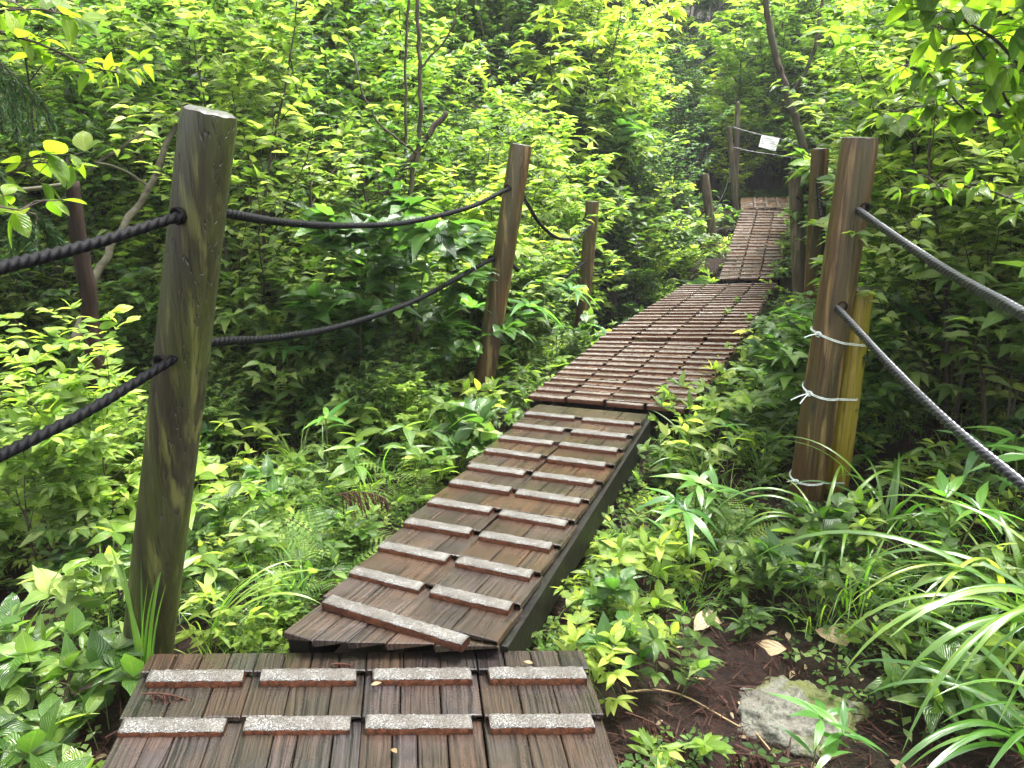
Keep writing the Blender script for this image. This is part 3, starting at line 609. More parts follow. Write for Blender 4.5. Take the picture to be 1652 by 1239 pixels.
class LB:
    """collects leaves: position, direction, normal, size"""
    def __init__(s): s.d = {}
    def add(s, p, d, n, size, rnd, tpl, mi=0, wide=1.0):
        s.d.setdefault((id(tpl), mi), [tpl, mi, []])[2].append((*p, *d, *n, size, rnd, wide))
    def flush(s, mb):
        for tpl, mi, rows in s.d.values():
            A = np.array(rows, float); P, D, Nn, S, R, W = A[:, 0:3], A[:, 3:6], A[:, 6:9], A[:, 9], A[:, 10], A[:, 11]
            D = D/(np.linalg.norm(D, axis=1)[:, None]+1e-9); X = np.cross(D, Nn); X /= np.linalg.norm(X, axis=1)[:, None]+1e-9; Z = np.cross(X, D)
            tv, tf, tu = tpl; m = len(tv)
            V = P[:, None, :] + S[:, None, None]*(X[:, None, :]*tv[None, :, 0:1]*W[:, None, None] + D[:, None, :]*tv[None, :, 1:2] + Z[:, None, :]*tv[None, :, 2:3])
            F = tf[None, :, :] + (np.arange(len(A))*m)[:, None, None]
            mb.add(V.reshape(-1, 3), F.reshape(-1, 4), np.tile(tu, (len(A), 1)), np.repeat(R, m), mi)
    def mesh(s, name, mats): mb = MB(); s.flush(mb); return mb.mesh(name, mats)
def rv(rng, s=1.0): return Vector((rng.uniform(-s, s), rng.uniform(-s, s), rng.uniform(-s, s)))

def branchy(seed, H, nst, spread, leaf, tpls, r0, side_p=0.75, levels=2, step=0.09, sidelen=0.5, bare=0.25, up=0.15, node=0.055, flat=0.75, whorl=0, droop=0.25, kst=5, trunk=False, lstep=1.0, wide=1.0, lean=(0, 0)):
    """stems and leaves of a broad-leaved plant of height H, at the origin"""
    rng = random.Random(seed); st = MB(); lb = LB()
    def leaves_on(p, d, last):
        if whorl and not last: return
        k = whorl if (whorl and last) else 2
        a0 = rng.random()*6.28; side = d.cross(Vector((0, 0, 1)))
        if side.length < 0.2: side = Vector((math.cos(a0), math.sin(a0), 0))
        side.normalize()
        for i in range(k):
            if whorl:
                a = a0 + 6.2832*i/k; ld = Vector((math.cos(a), math.sin(a), rng.uniform(-0.15, 0.35))) + d*0.15
            else:
                s_ = 1 if i else -1; ld = side*s_ + d*rng.uniform(0.4, 1.0) + Vector((0, 0, rng.uniform(-droop, 0.15)))
            nn = Vector((0, 0, 1))*flat + rv(rng, 0.45)
            sz = leaf*rng.uniform(0.55, 1.15)
            lb.add(p, ld.normalized(), nn, sz, min(1, max(0, rng.gauss(0.5, 0.24))), rng.choice(tpls), 0, wide)
        if last and not whorl: lb.add(p, (d + Vector((0, 0, -0.2))).normalized(), Vector((0, 0, 1)) + rv(rng, .4), leaf*rng.uniform(.8, 1.2), rng.random(), rng.choice(tpls), 0, wide)
    def grow(p, d, Ln, r, lv):
        n = max(3, int(Ln/(step if lv == 0 else step*0.7))); pts = [p.copy()]; rd = [r]; ds = Ln/n
        for i in range(1, n+1):
            d = (d + rv(rng, 0.16 if lv else 0.11) + Vector((0, 0, up if lv == 0 else 0.02))).normalized()
            p = p + d*ds; pts.append(p.copy()); rd.append(max(0.0009, r*(1 - 0.8*i/n)))
            fr = i/n
            if lv < levels and fr > (bare if lv == 0 else 0.2) and rng.random() < side_p:
                a = rng.random()*6.28; h = Vector((math.cos(a), math.sin(a), rng.uniform(0.1, 0.6)))
                if lv: h = (d.cross(Vector((0, 0, 1)))*(1 if rng.random() < .5 else -1) + Vector((0, 0, .15)))
                grow(p, (d*0.45 + h).normalized(), Ln*sidelen*rng.uniform(0.6, 1.1)*(1.15-0.55*fr if lv == 0 else .8), rd[-1]*0.6, lv+1)
            if lv >= max(1, levels-1) or fr > 0.75 or levels == 0:
                q = pts[-2]; m_ = max(1, int(ds/(node*lstep)))
                for j in range(m_):
                    if fr > 0.15: leaves_on(q.lerp(p, (j+1)/m_), d, False)
        leaves_on(p, d, True); st.tube(pts, rd, kst if lv == 0 else (4 if lv == 1 else 3))
    for i in range(nst):
        a = 6.28*i/nst + rng.random(); s_ = spread*rng.uniform(0.4, 1.2)
        d = Vector((math.cos(a)*s_ + lean[0], math.sin(a)*s_ + lean[1], 1)).normalized()
        grow(Vector((math.cos(a)*0.03, math.sin(a)*0.03, -0.08)), d, H*rng.uniform(0.75, 1.05), r0, 0)
    return st, lb

KINDS = {}
def kind(name, meshes, name_parts, h, r): KINDS.setdefault(name, []).append((meshes, name_parts, h, r))
def mk(name, st, lb, sm, lm, parts=('stems', 'foliage'), h=1, r=.5):
    kind(name, [st.mesh(parts[0], sm), lb.mesh(parts[1], lm)], parts, h, r)
def mk1(name, st, lb, mats, h, r):
    mb = MB(); mb.V, mb.F, mb.U, mb.R, mb.M, mb.n = st.V, st.F, st.U, st.R, [m*0+1 for m in st.M], st.n
    lb.flush(mb); kind(name, [mb.mesh(name, mats)], None, h, r)

for s in range(4): mk('leafy_shrub', *branchy(100+s, 1.35, 5, 0.42, 0.108, T_OV, 0.009, levels=2, side_p=.62, node=.085, lstep=1.2), M['twig'], M['leaf'], h=1.45, r=.6)
for s in range(2): mk('leafy_shrub', *branchy(110+s, 1.35, 5, 0.42, 0.1, T_EL, 0.009, levels=2, wide=1.15, side_p=.62, node=.08, lstep=1.2), M['twig'], M['leaf_y'], h=1.45, r=.6)
for s in range(2): mk('large_leaved_shrub', *branchy(115+s, 1.3, 4, 0.4, 0.16, T_OV, 0.01, levels=2, side_p=.55, node=.13, lstep=1.3, wide=1.1), M['twig'], M['leaf_gloss'] if s else M['leaf'], h=1.4, r=.6)
for s in range(4): mk('tall_shrub', *branchy(120+s, 3.1, 4, 0.22, 0.125, T_OV, 0.02, levels=2, step=0.15, sidelen=0.33, bare=0.15, side_p=.72, node=.11), M['bark'], M['leaf'] if s == 0 else M['leaf_y'], h=3.2, r=.9)
for s in range(2): mk('tall_shrub', *branchy(130+s, 3.0, 4, 0.25, 0.14, T_LN, 0.02, levels=2, step=0.15, sidelen=0.3, bare=0.15, side_p=.9, whorl=7, wide=2.4), M['bark'], M['leaf_y'], h=3.1, r=.9)
for s in range(3): mk('small_leaved_shrub', *branchy(140+s, 2.1, 6, 0.38, 0.062, T_EL, 0.013, levels=2, step=0.11, sidelen=0.4, node=.055, wide=1.3), M['bark'], M['leaf_d'], h=2.2, r=.8)
for s in range(5): mk1('seedling', *branchy(150+s, 0.16, 2, 0.35, 0.06, T_OV if s % 2 else T_EL, 0.0016, levels=1, step=0.05, sidelen=0.45, node=.045, kst=3), [M['leaf'] if s % 2 else M['leaf_y'], M['stem']], .2, .1)
for s in range(5): mk1('leafy_herb', *branchy(160+s, 0.42, 3, 0.35, 0.088, [T_OV, T_EL, T_RD][s % 3], 0.0026, levels=1, step=0.07, sidelen=0.42, node=.08, bare=.35, side_p=.55, kst=4), [(M['leaf'], M['leaf_y'], M['leaf_gloss'])[s % 3], M['stem']], .42, .22)
for s in range(3): mk1('small_leaved_herb', *branchy(170+s, 0.26, 4, 0.5, 0.034, T_EL, 0.0016, levels=1, step=0.04, sidelen=0.5, node=.028, bare=.2, kst=3, wide=1.4), [M['leaf_y'] if s % 2 else M['leaf'], M['stem']], .3, .2)

def fern(seed, nf, Lf, tilt=0.9, arch=1.0):
    rng = random.Random(seed); st = MB(); lb = LB()
    for i in range(nf):
        a = 6.28*i/nf + rng.uniform(-.3, .3); Lr = Lf*rng.uniform(.7, 1.1); h = Vector((math.cos(a), math.sin(a), 0)); n = 17
        pts = []; el = tilt*rng.uniform(.8, 1.15); p = Vector((0, 0, -0.02))
        for j in range(n+1):
            e = el - arch*1.2*(j/n)**1.3; pts.append(p.copy()); p = p + (h*math.cos(e) + Vector((0, 0, math.sin(e))))*(Lr/n)
        st.tube(pts, [0.0022*(1-.8*j/n) for j in range(n+1)], 3)
        for j in range(4, n+1):
            f = (j-4)/(n-4); ln = Lr*0.3*math.sin(math.pi*min(1, 0.22+0.8*f))**0.9 if j < n else Lr*.06
            d = (pts[j]-pts[j-1]).normalized(); sd_ = d.cross(Vector((0, 0, 1))).normalized(); nn = sd_.cross(d)
            for s_ in (-1, 1):
                lb.add(pts[j], (sd_*s_ + d*0.35 + Vector((0, 0, -.12))).normalized(), nn + rv(rng, .12), max(.012, ln), rng.gauss(.5, .15), T_COMB[0])
    return st, lb
for s in range(3): mk1('fern', *fern(200+s, 7, 0.34), [M['fern'], M['stem']], .3, .3)
mk1('fern', *fern(210, 4, 0.22, 1.1), [M['fern'], M['stem']], .25, .2)
for s in range(2): mk1('dark_fern', *fern(215+s, 8, 0.75, 1.0), [M['leaf_d'], M['stem']], .6, .6)

def sasa(seed, H, ln, k=6):
    rng = random.Random(seed); st = MB(); lb = LB()
    for q in range(rng.choice((1, 2, 2))):
        d = Vector((rng.uniform(-.2, .2), rng.uniform(-.2, .2), 1)).normalized(); p = Vector((rng.uniform(-.05, .05), rng.uniform(-.05, .05), -.04)); pts = [p.copy()]
        for j in range(8):
            d = (d + rv(rng, .06)).normalized(); p = p + d*H/8; pts.append(p.copy())
            if j in (4, 6):
                a = rng.random()*6.28; lb.add(p, Vector((math.cos(a), math.sin(a), .35)).normalized(), Vector((0, 0, 1)) + rv(rng, .3), ln*rng.uniform(.7, 1), rng.random(), rng.choice(T_LN), 0, 1.2)
        st.tube(pts, [0.0028]*len(pts), 5)
        a0 = rng.random()*6.28
        for i in range(k):
            a = a0 + i*2.4; lb.add(p + rv(rng, .006), Vector((math.cos(a), math.sin(a), rng.uniform(-.1, .9))).normalized(), Vector((0, 0, 1)) + rv(rng, .35), ln*rng.uniform(.7, 1.15), rng.random(), rng.choice(T_LN), 0, 1.25)
    return st, lb
for s in range(4): mk1('dwarf_bamboo', *sasa(220+s, .38, .17), [M['sasa'], M['stem']], .5, .2)
for s in range(2): mk1('tall_dwarf_bamboo', *sasa(230+s, .85, .24, 8), [M['sasa'], M['stem']], 1.0, .3)

def blades(seed, n, Lmin, Lmax, w, lift=(0.9, 1.5), curl=(1.2, 2.4), az=None, spread=0.03, m=14, mb=None, o=(0, 0, 0)):
    rng = random.Random(seed); mb = mb or MB()
    for i in range(n):
        a = rng.uniform(0, 6.28) if az is None else rng.uniform(*az)
        Ln = rng.uniform(Lmin, Lmax); e = rng.uniform(*lift); cu = rng.uniform(*curl); h = Vector((math.cos(a), math.sin(a), 0)); sd_ = Vector((-h.y, h.x, 0))
        p = Vector(o) + Vector((rng.gauss(0, spread), rng.gauss(0, spread), -.02)); VV, UU = [], []; tw = rng.uniform(-.5, .5); ww = w*rng.uniform(.7, 1.2)
        for j in range(m+1):
            t = j/m; ee = e - cu*t**1.4; d = h*math.cos(ee) + Vector((0, 0, math.sin(ee))); nn = sd_.cross(d)
            wj = ww*min(1, 0.45+2.2*t)*(1 - t**2.5)**.8 + 0.0003; s2 = (sd_*math.cos(tw*t) + nn*math.sin(tw*t))
            VV += [tuple(p - s2*wj + nn*wj*.35), tuple(p), tuple(p + s2*wj + nn*wj*.35)]; UU += [(0, t*3), (.5, t*3), (1, t*3)]
            p = p + d*(Ln/m)
        mb.add(VV, [(j*3+c, j*3+c+1, j*3+c+4, j*3+c+3) for j in range(m) for c in (0, 1)], UU, rng.random())
    return mb
for s in range(4): kind('grass_tuft', [blades(240+s, 26, .1, .26, .0016).mesh('grass_tuft', M['blade'])], None, .2, .15)
for s in range(3): kind('sedge_clump', [blades(250+s, 30, .3, .62, .0042).mesh('sedge_clump', M['blade'])], None, .45, .35)

# trees of the hillside
def tree(seed, H, leaf, far=True, m='leaf_far', tp=T_LO):
    return branchy(seed, H, 1, 0.08, leaf, tp, 0.02*H*.75, levels=2, step=0.3, sidelen=0.36, bare=0.22, side_p=1.0, node=.13, kst=7)
for s in range(4): mk('broadleaf_tree', *tree(260+s, 6.5, 0.15), M['bark'], M['leaf_far'], ('trunk', 'crown'), 6.8, 2.2)
def cedar(seed, H, nb=60, Lb=1.6, dens=14, nl=0.05):
    rng = random.Random(seed); st = MB(); lb = LB()
    st.tube([Vector((0.02*math.sin(i), 0.02*math.cos(i), H*i/12-.2)) for i in range(13)], [0.15*(1-i/12.5) for i in range(13)], 10)
    for b in range(nb):
        z = H*(0.12+0.86*b/nb); a = b*2.4 + rng.uniform(-.4, .4); Ln = Lb*(1.08-z/H)*rng.uniform(.7, 1.1)+.15
        conif_branch(rng, st, lb, Vector((0, 0, z)), Vector((math.cos(a), math.sin(a), .1)), Ln, dens, nl)
    return st, lb
def conif_branch(rng, st, lb, p, d, Ln, dens, nl, r=0.012, subs=9):
    pts = [p.copy()]; n = 10; d = d.normalized()
    for i in range(n):
        d = (d + Vector((0, 0, -.1)) + rv(rng, .05)).normalized(); p = p + d*Ln/n; pts.append(p.copy())
    st.tube(pts, [r*(1-.85*i/n) for i in range(n+1)], 4)
    for i in range(2, n+1):
        for s_ in (-1, 1):
            for rep in range(max(1, subs//9)):
                sd_ = d.cross(Vector((0, 0, 1))).normalized(); q = pts[i-1].lerp(pts[i], rng.random()); dd = (sd_*s_*rng.uniform(.5, 1) + d*.8 + Vector((0, 0, rng.uniform(-.7, -.1)))).normalized()
                sl = min(.32, Ln*0.32*(1.15-i/n)*rng.uniform(.6, 1.2)+.05); k = max(3, int(sl*dens*4)); sp = [q.copy()]
                for j in range(k):
                    dd = (dd + Vector((0, 0, -.16*10/k)) + rv(rng, .06)).normalized(); q = q + dd*sl/k; sp.append(q.copy())
                    for _ in range(5):
                        v = (dd*1.1 + rv(rng, 1.0)).normalized(); lb.add(q, v, rv(rng), nl*rng.uniform(.7, 1.2), rng.random(), T_NEED[0], 0, 2.0)
                st.tube(sp, [.0022]*len(sp), 3)
for s in range(2): mk('cedar_tree', *cedar(280+s, 9.0, 70, 1.7, 2.5, .14), M['bark'], M['needle'], ('trunk', 'crown'), 9, 1.6)

# ------------------------------------------------------------------ planting
KEYS = [(1100, 998, 1370, 1050, 2.15), (945, 1120, 1190, 1239, 1.75), (330, 950, 470, 1060, 2.0), (205, 165, 392, 1062, 2.0), (762, 222, 868, 578, 4.75), (928, 318, 972, 498, 8.3), (1262, 212, 1422, 792, 3.5), (1268, 235, 1345, 460, 8.5),
        (1126, 275, 1158, 392, 11.5), (1168, 168, 1202, 335, 12.9), (1212, 196, 1290, 270, 12.95), (1150, 322, 1275, 452, 12.8), (1045, 452, 1216, 500, 9.2), (1000, 505, 1190, 556, 7), (880, 560, 1110, 650, 5.4),
        (800, 664, 1000, 800, 4), (640, 800, 890, 950, 3), (540, 930, 800, 1062, 2.3), (222, 1050, 1000, 1239, 1.9), (1195, 1070, 1395, 1180, 1.95),
        (370, 300, 830, 385, 4), (340, 470, 800, 575, 3.6), (0, 330, 310, 470, 1.9), (0, 560, 300, 760, 1.9), (1400, 330, 1652, 530, 2.6), (1380, 500, 1652, 800, 2.4), (990, 405, 1140, 452, 9.6), (1078, 268, 1126, 298, 17)]
def blocked(x, y, z, r, h, slack=0.55):
    c = [proj(x + a*r*slack, y, z + b*h*(1 if b else 1)) for a in (-1, 1) for b in (0, 0.9)]
    x0, x1 = min(p[0] for p in c), max(p[0] for p in c); y0, y1 = min(p[1] for p in c), max(p[1] for p in c)
    for a, b, c_, d, Y in KEYS:
        if y - r*0.3 < Y and x0 < c_ and x1 > a and y0 < d and y1 > b: return True
    return False
def on_path(x, y, m=0.0):
    if y < 1.97: return -1.1-m < x < 0.24+m
    if y < 12.9: return abs(x-pcx(y)) < phw(y)+m
    if y < 14.1: return 2.8-m < x < 5.2+m
    return False
COUNT = {}
def spawn(k, x, y, sc=1.0, rz=None, label=None, group=None, cat=None, z=None, name=None, tilt=None, rng=random.Random(9)):
    v = KINDS[k]; i = rng.randrange(len(v)); meshes, parts, h, r = v[i]
    rz = rng.random()*6.28 if rz is None else rz; z = ground(x, y) if z is None else z; nm = name or k
    if parts is None:
        o = obj(nm, meshes[0], None, (x, y, z)); o.rotation_euler = (rng.uniform(-.12, .12), rng.uniform(-.12, .12), rz)
        if tilt: o.rotation_euler = (tilt[0], tilt[1], rz)
        o.scale = (sc, sc, sc)
    else:
        o = empty(nm, (x, y, z), rz, sc)
        if tilt: o.rotation_euler = (tilt[0], tilt[1], rz)
        for p, me in zip(parts, meshes): obj(p, me, o)
    tag(o, label, cat or nm.replace('_', ' '), group); COUNT[k] = COUNT.get(k, 0)+1; return o
CAT = {'leafy_shrub': 'shrub', 'tall_shrub': 'shrub', 'small_leaved_shrub': 'shrub', 'seedling': 'seedling', 'leafy_herb': 'plant', 'small_leaved_herb': 'plant', 'fern': 'fern', 'dark_fern': 'fern', 'dwarf_bamboo': 'bamboo', 'tall_dwarf_bamboo': 'bamboo', 'grass_tuft': 'grass', 'sedge_clump': 'sedge', 'broadleaf_tree': 'tree', 'cedar_tree': 'tree'}
LOOK = {'leafy_shrub': 'waist-high shrub with toothed leaves', 'tall_shrub': 'tall thin-stemmed green shrub', 'small_leaved_shrub': 'dark small-leaved shrub',
        'seedling': 'tiny green seedling', 'leafy_herb': 'knee-high leafy green plant', 'small_leaved_herb': 'low bushy small-leaved plant', 'fern': 'small light green fern', 'dark_fern': 'large dark green fern',
        'dwarf_bamboo': 'low bamboo grass', 'tall_dwarf_bamboo': 'taller bamboo grass', 'grass_tuft': 'small tuft of thin grass', 'sedge_clump': 'clump of arching sedge',
        'broadleaf_tree': 'leafy hillside tree', 'cedar_tree': 'dark drooping conifer'}
def zone(x, y, z):
    px, py = proj(x, y, z)
    if y > 16: return ('on the hillside far behind the left posts' if px < 900 else 'on the hillside behind the far ramp' if px < 1300 else 'on the bank high at the right') 
    t = x - pcx(y)
    if t < 0:
        if y < 2.4: return 'in the bottom left corner beside the near deck' if px < 330 else 'between the tall left post and the narrow walkway'
        if y < 4.7: return 'left of the tall mossy post' if px < 300 else 'below the lower left rope, left of the narrow walkway'
        if y < 8: return 'in the thicket behind the tall mossy post' if px < 420 else 'in the thicket behind the sagging left ropes' if px < 800 else 'between the second and third left posts'
        return 'deep in the thicket above the left ropes' if px < 850 else 'around the dark hollow left of the far ramp'
    if y < 2.6: return 'around the lichen covered rock at lower right' if px < 1420 else 'in the bottom right corner'
    if y < 4.6: return 'between the narrow walkway and the right post' if px < 1300 else 'below the grey right-hand ropes'
    if y < 9: return 'right of the boardwalk before the far ramp' if px < 1300 else 'on the bank behind the grey right-hand ropes'
    return 'right of the far ramp behind the notice' if px < 1350 else 'high on the bank behind the right post'
def scatter(k, n, xr, yr, scr, seed, m=0.05, slack=0.55, cond=None, tries=12, maxh=None, force=False, hf=None):
    rng = random.Random(seed); done = 0
    for _ in range(n*tries):
        if done >= n: break
        x, y = rng.uniform(*xr), rng.uniform(*yr); s = rng.uniform(*scr)*(hf(y) if hf else 1); h, r = KINDS[k][0][2]*s, KINDS[k][0][3]*s
        z = ground(x, y); px, py = proj(x, y, z + h*.7)
        if px < -140 - 200*r or px > 1800 + 200*r or (py > 1330) or proj(x, y, z+h)[1] > 1260: continue
        if on_path(x, y, m + r*0.25): continue
        if cond and not cond(x, y): continue
        if not force and blocked(x, y, z, r, h, slack): continue
        zn = zone(x, y, z)
        spawn(k, x, y, s, rng.random()*6.28, f"{LOOK[k]} {zn}", f"{LOOK[k].split(' with ')[0]} plants {zn}", CAT[k], z - 0.01, rng=rng); done += 1
    return done

for s in range(4): mk1('broad_leaved_herb', *branchy(180+s, 0.3, 3, 0.45, 0.105, T_OV, 0.0026, levels=1, step=0.07, sidelen=0.35, node=.09, bare=.35, side_p=.5, kst=4, wide=1.15), [M['leaf_gloss'], M['stem']], .38, .22)
CAT['broad_leaved_herb'] = 'plant'; LOOK['broad_leaved_herb'] = 'broad-leaved green plant'
for s in range(3): mk('twiggy_shrub', *branchy(190+s, 2.6, 5, 0.4, 0.085, T_OV, 0.016, levels=2, step=0.12, sidelen=0.42, bare=0.15, side_p=.8, node=.3, lstep=2.5), M['bark'], M['leaf'], h=2.7, r=1.0)
for s in range(3): mk1('whorled_herb', *branchy(195+s, 0.34, 3, 0.4, 0.1, T_EL, 0.0026, levels=1, step=0.09, sidelen=0.45, node=.1, bare=.4, side_p=.45, whorl=5, kst=4), [M['leaf_y'] if s else M['leaf'], M['stem']], .4, .22)
CAT['twiggy_shrub'] = 'shrub'; LOOK['twiggy_shrub'] = 'dark-branched sparse shrub'
CAT['whorled_herb'] = 'plant'; LOOK['whorled_herb'] = 'upright plant with leaves in whorls'
# near ground layer
scatter('whorled_herb', 60, (-4.5, 0.3), (1.6, 6), (0.6, 1.1), 61, tries=40)
scatter('whorled_herb', 70, (0.3, 4.6), (1.8, 7.5), (0.6, 1.1), 62, tries=40)
scatter('seedling', 110, (-4.2, 0.2), (1.5, 5.2), (0.7, 1.5), 1, tries=30)
scatter('seedling', 150, (0.2, 4), (1.5, 6.0), (0.7, 1.5), 2, tries=30)
scatter('leafy_herb', 62, (-5, 0.4), (1.5, 5.6), (0.55, 1.0), 3, tries=40)
scatter('leafy_herb', 66, (0.3, 4.6), (1.6, 6.0), (0.55, 1.05), 4, tries=40)
scatter('leafy_herb', 100, (-4, 5.5), (5.5, 12), (0.8, 1.4), 5, tries=25)
scatter('broad_leaved_herb', 40, (-4.5, 0.2), (1.5, 5.6), (0.6, 1.0), 33, tries=40)
scatter('broad_leaved_herb', 50, (0.3, 4.5), (1.6, 6.5), (0.6, 1.0), 34, tries=40)
scatter('broad_leaved_herb', 90, (0.2, 4.4), (4.2, 12.5), (0.5, 0.9), 16, m=0.0, cond=lambda x, y: abs(x-pcx(y)) < phw(y)+0.8, tries=30)
scatter('small_leaved_herb', 60, (-4, 0.6), (1.8, 6), (0.7, 1.2), 6, tries=30)
scatter('small_leaved_herb', 76, (0.3, 4.2), (1.9, 9), (0.7, 1.3), 7, tries=30, m=-0.02)
scatter('small_leaved_herb', 70, (0.2, 4.4), (4.2, 12.5), (0.8, 1.3), 17, m=-0.05, cond=lambda x, y: abs(x-pcx(y)) < phw(y)+0.7, tries=40)
scatter('leafy_shrub', 16, (-2.6, -0.2), (3.4, 4.8), (.3, .5), 71, m=.3, slack=.4, tries=40)
scatter('whorled_herb', 40, (-4.5, 0.2), (2.6, 5.2), (1.0, 1.5), 72, tries=40)
scatter('fern', 30, (-4.5, 0), (1.9, 6), (0.7, 1.2), 8, tries=20)
scatter('fern', 22, (0.4, 4.5), (2.4, 8), (0.7, 1.2), 9, tries=20)
scatter('dwarf_bamboo', 34, (0.4, 4.5), (2.0, 7.5), (0.7, 1.3), 10, tries=30)
scatter('dwarf_bamboo', 30, (-4.5, 1.2), (3.0, 8), (0.8, 1.4), 11, tries=30)
scatter('grass_tuft', 140, (-4, 0.4), (1.7, 6), (0.8, 1.5), 12, tries=30)
scatter('grass_tuft', 110, (0.15, 4), (1.6, 6), (0.8, 1.5), 13, tries=30)
scatter('sedge_clump', 18, (0.8, 4), (2.2, 6), (0.6, 1.0), 14)
scatter('sedge_clump', 14, (-4, 0), (2.4, 6), (0.5, .8), 15)
CAT['large_leaved_shrub'] = 'shrub'; LOOK['large_leaved_shrub'] = 'shrub with large glossy leaves'
# thickets
scatter('large_leaved_shrub', 9, (-5.5, 1.2), (4.6, 8), (0.6, 1.1), 81, m=.15, tries=30, slack=.4, cond=lambda x, y: x < pcx(y))
scatter('large_leaved_shrub', 18, (1.6, 6), (3.2, 8), (0.6, 1.1), 82, m=.3, tries=30, cond=lambda x, y: x > pcx(y)+.9)
scatter('large_leaved_shrub', 16, (-8, 8), (8, 15), (1.2, 1.8), 83, m=.3, tries=30)
scatter('twiggy_shrub', 46, (-6.5, 2.6), (4.8, 9.5), (0.5, 1.1), 63, m=0.3, tries=20, cond=lambda x, y: x < pcx(y) and y > 5.0 - 0.9*max(0, -x-1.6))
scatter('twiggy_shrub', 26, (1.8, 7.5), (3.6, 11), (0.7, 1.1), 64, m=0.5, tries=20, cond=lambda x, y: x > pcx(y)+1.2)
scatter('leafy_shrub', 110, (-6.5, 2.6), (4.4, 10.5), (0.5, 1.1), 20, m=0.12, tries=20, hf=lambda y: min(1.2, max(.6, (y-3.4)*.5)), cond=lambda x, y: x < pcx(y) and y > 4.7 - 0.9*max(0, -x-1.6))
scatter('leafy_shrub', 22, (-3.6, 0.2), (4.6, 5.8), (0.65, .95), 73, m=.12, slack=.4, tries=40)
scatter('leafy_shrub', 80, (1.4, 7.5), (3.2, 12), (0.6, 1.2), 21, m=0.3, tries=20, cond=lambda x, y: x > pcx(y)+0.95)
scatter('tall_shrub', 62, (-9, 3.0), (6.6, 13), (0.8, 1.2), 22, m=0.35, tries=20, hf=lambda y: min(1.15, max(.5, (y-4.2)*.22)), cond=lambda x, y: x < pcx(y)-0.5)
scatter('tall_shrub', 60, (2.4, 11), (3.7, 15), (0.7, 1.1), 23, m=0.6, tries=20, cond=lambda x, y: x > pcx(y)+1.4)
scatter('small_leaved_shrub', 40, (0.0, 4.2), (9.5, 15), (0.8, 1.3), 24, m=0.2, tries=25)
scatter('small_leaved_shrub', 26, (2.6, 7), (4.5, 12), (0.7, 1.2), 25, m=0.35, tries=25, cond=lambda x, y: x > pcx(y)+1.2)
scatter('small_leaved_shrub', 14, (-7, 0), (7.5, 12), (0.8, 1.3), 26, m=0.4)
scatter('small_leaved_shrub', 34, (2.6, 8.5), (14.2, 18), (0.9, 1.5), 35, m=0.1)
scatter('leafy_shrub', 30, (1.5, 8.5), (14.4, 19), (0.9, 1.5), 36, m=0.1)
scatter('dark_fern', 18, (4.2, 6.5), (12.9, 15), (0.7, 1.1), 27, m=0.05)
scatter('dark_fern', 16, (-4, 6), (7, 12), (0.7, 1.1), 28, m=0.1)
scatter('tall_dwarf_bamboo', 16, (-3.5, 0.4), (4.6, 6.5), (0.8, 1.1), 29, m=0.2)
scatter('tall_dwarf_bamboo', 14, (1.9, 4), (3.2, 6), (0.8, 1.1), 30, m=0.4)
scatter('leafy_herb', 40, (0.6, 3.6), (8.6, 13.0), (0.6, 1.2), 40, m=0.0, slack=.3, cond=lambda x, y: x < pcx(y)-.6, tries=60)
scatter('small_leaved_herb', 35, (1.2, 3.8), (8.6, 13.0), (1.0, 1.9), 41, m=0.0, slack=.3, cond=lambda x, y: x < pcx(y)-.6, tries=60)
scatter('dark_fern', 12, (1.2, 3.8), (10.5, 16.0), (.5, .9), 42, m=0.0, slack=.3, cond=lambda x, y: x < pcx(y)-.6 or y > 14.1, tries=60)
scatter('small_leaved_herb', 32, (-1, 1.6), (2.1, 4.6), (0.5, .8), 43, m=-0.06, slack=.3, cond=lambda x, y: abs(x-pcx(y)) < phw(y)+.3, tries=60)
scatter('grass_tuft', 40, (-1, 1.6), (2.1, 4.6), (0.7, 1.1), 44, m=-0.02, slack=.3, cond=lambda x, y: abs(x-pcx(y)) < phw(y)+.3, tries=60)
# the hillside
scatter('tall_shrub', 80, (-13, 14), (13, 24), (1.0, 1.5), 31, tries=10)
scatter('broadleaf_tree', 80, (-22, 24), (17, 38), (0.7, 1.2), 32, tries=10)
scatter('cedar_tree', 16, (-14, 16), (18, 34), (1.0, 1.5), 33, tries=10)

# ------------------------------------------------------------------ uncountable cover on the floor
def fits(x, y, m=0.02):
    return not on_path(x, y, m)
def ground_cover():
    rng = random.Random(71); lb = LB()
    n = 0
    while n < 4200:
        y = 1.3 + 9*rng.random()**1.5; x = rng.uniform(-1, 1)*(y*0.75+.6)
        if not fits(x, y, -0.02): continue
        if noise.noise(Vector((x*1.7, y*1.7, 2))) < 0.0: continue
        n += 1; z = ground(x, y); sz = rng.uniform(0.015, 0.04); hh = rng.uniform(0.0, 0.09); k = rng.choice((3, 4, 5)); a0 = rng.random()*6.28; r_ = rng.random()
        for i in range(k):
            a = a0 + i*6.28/k; h = Vector((math.cos(a), math.sin(a), rng.uniform(-.2, .5)))
            lb.add(Vector((x, y, z+hh)) + h*sz*.15, h.normalized(), Vector((0, 0, 1)) + rv(rng, .4), sz*rng.uniform(.7, 1.2), min(1, max(0, r_+rng.uniform(-.2, .2))), T_LO[i % 2], 0, 1.2)
    tag(obj('ground_cover', lb.mesh('ground_cover', M['leaf'])), kind='stuff')
ground_cover()
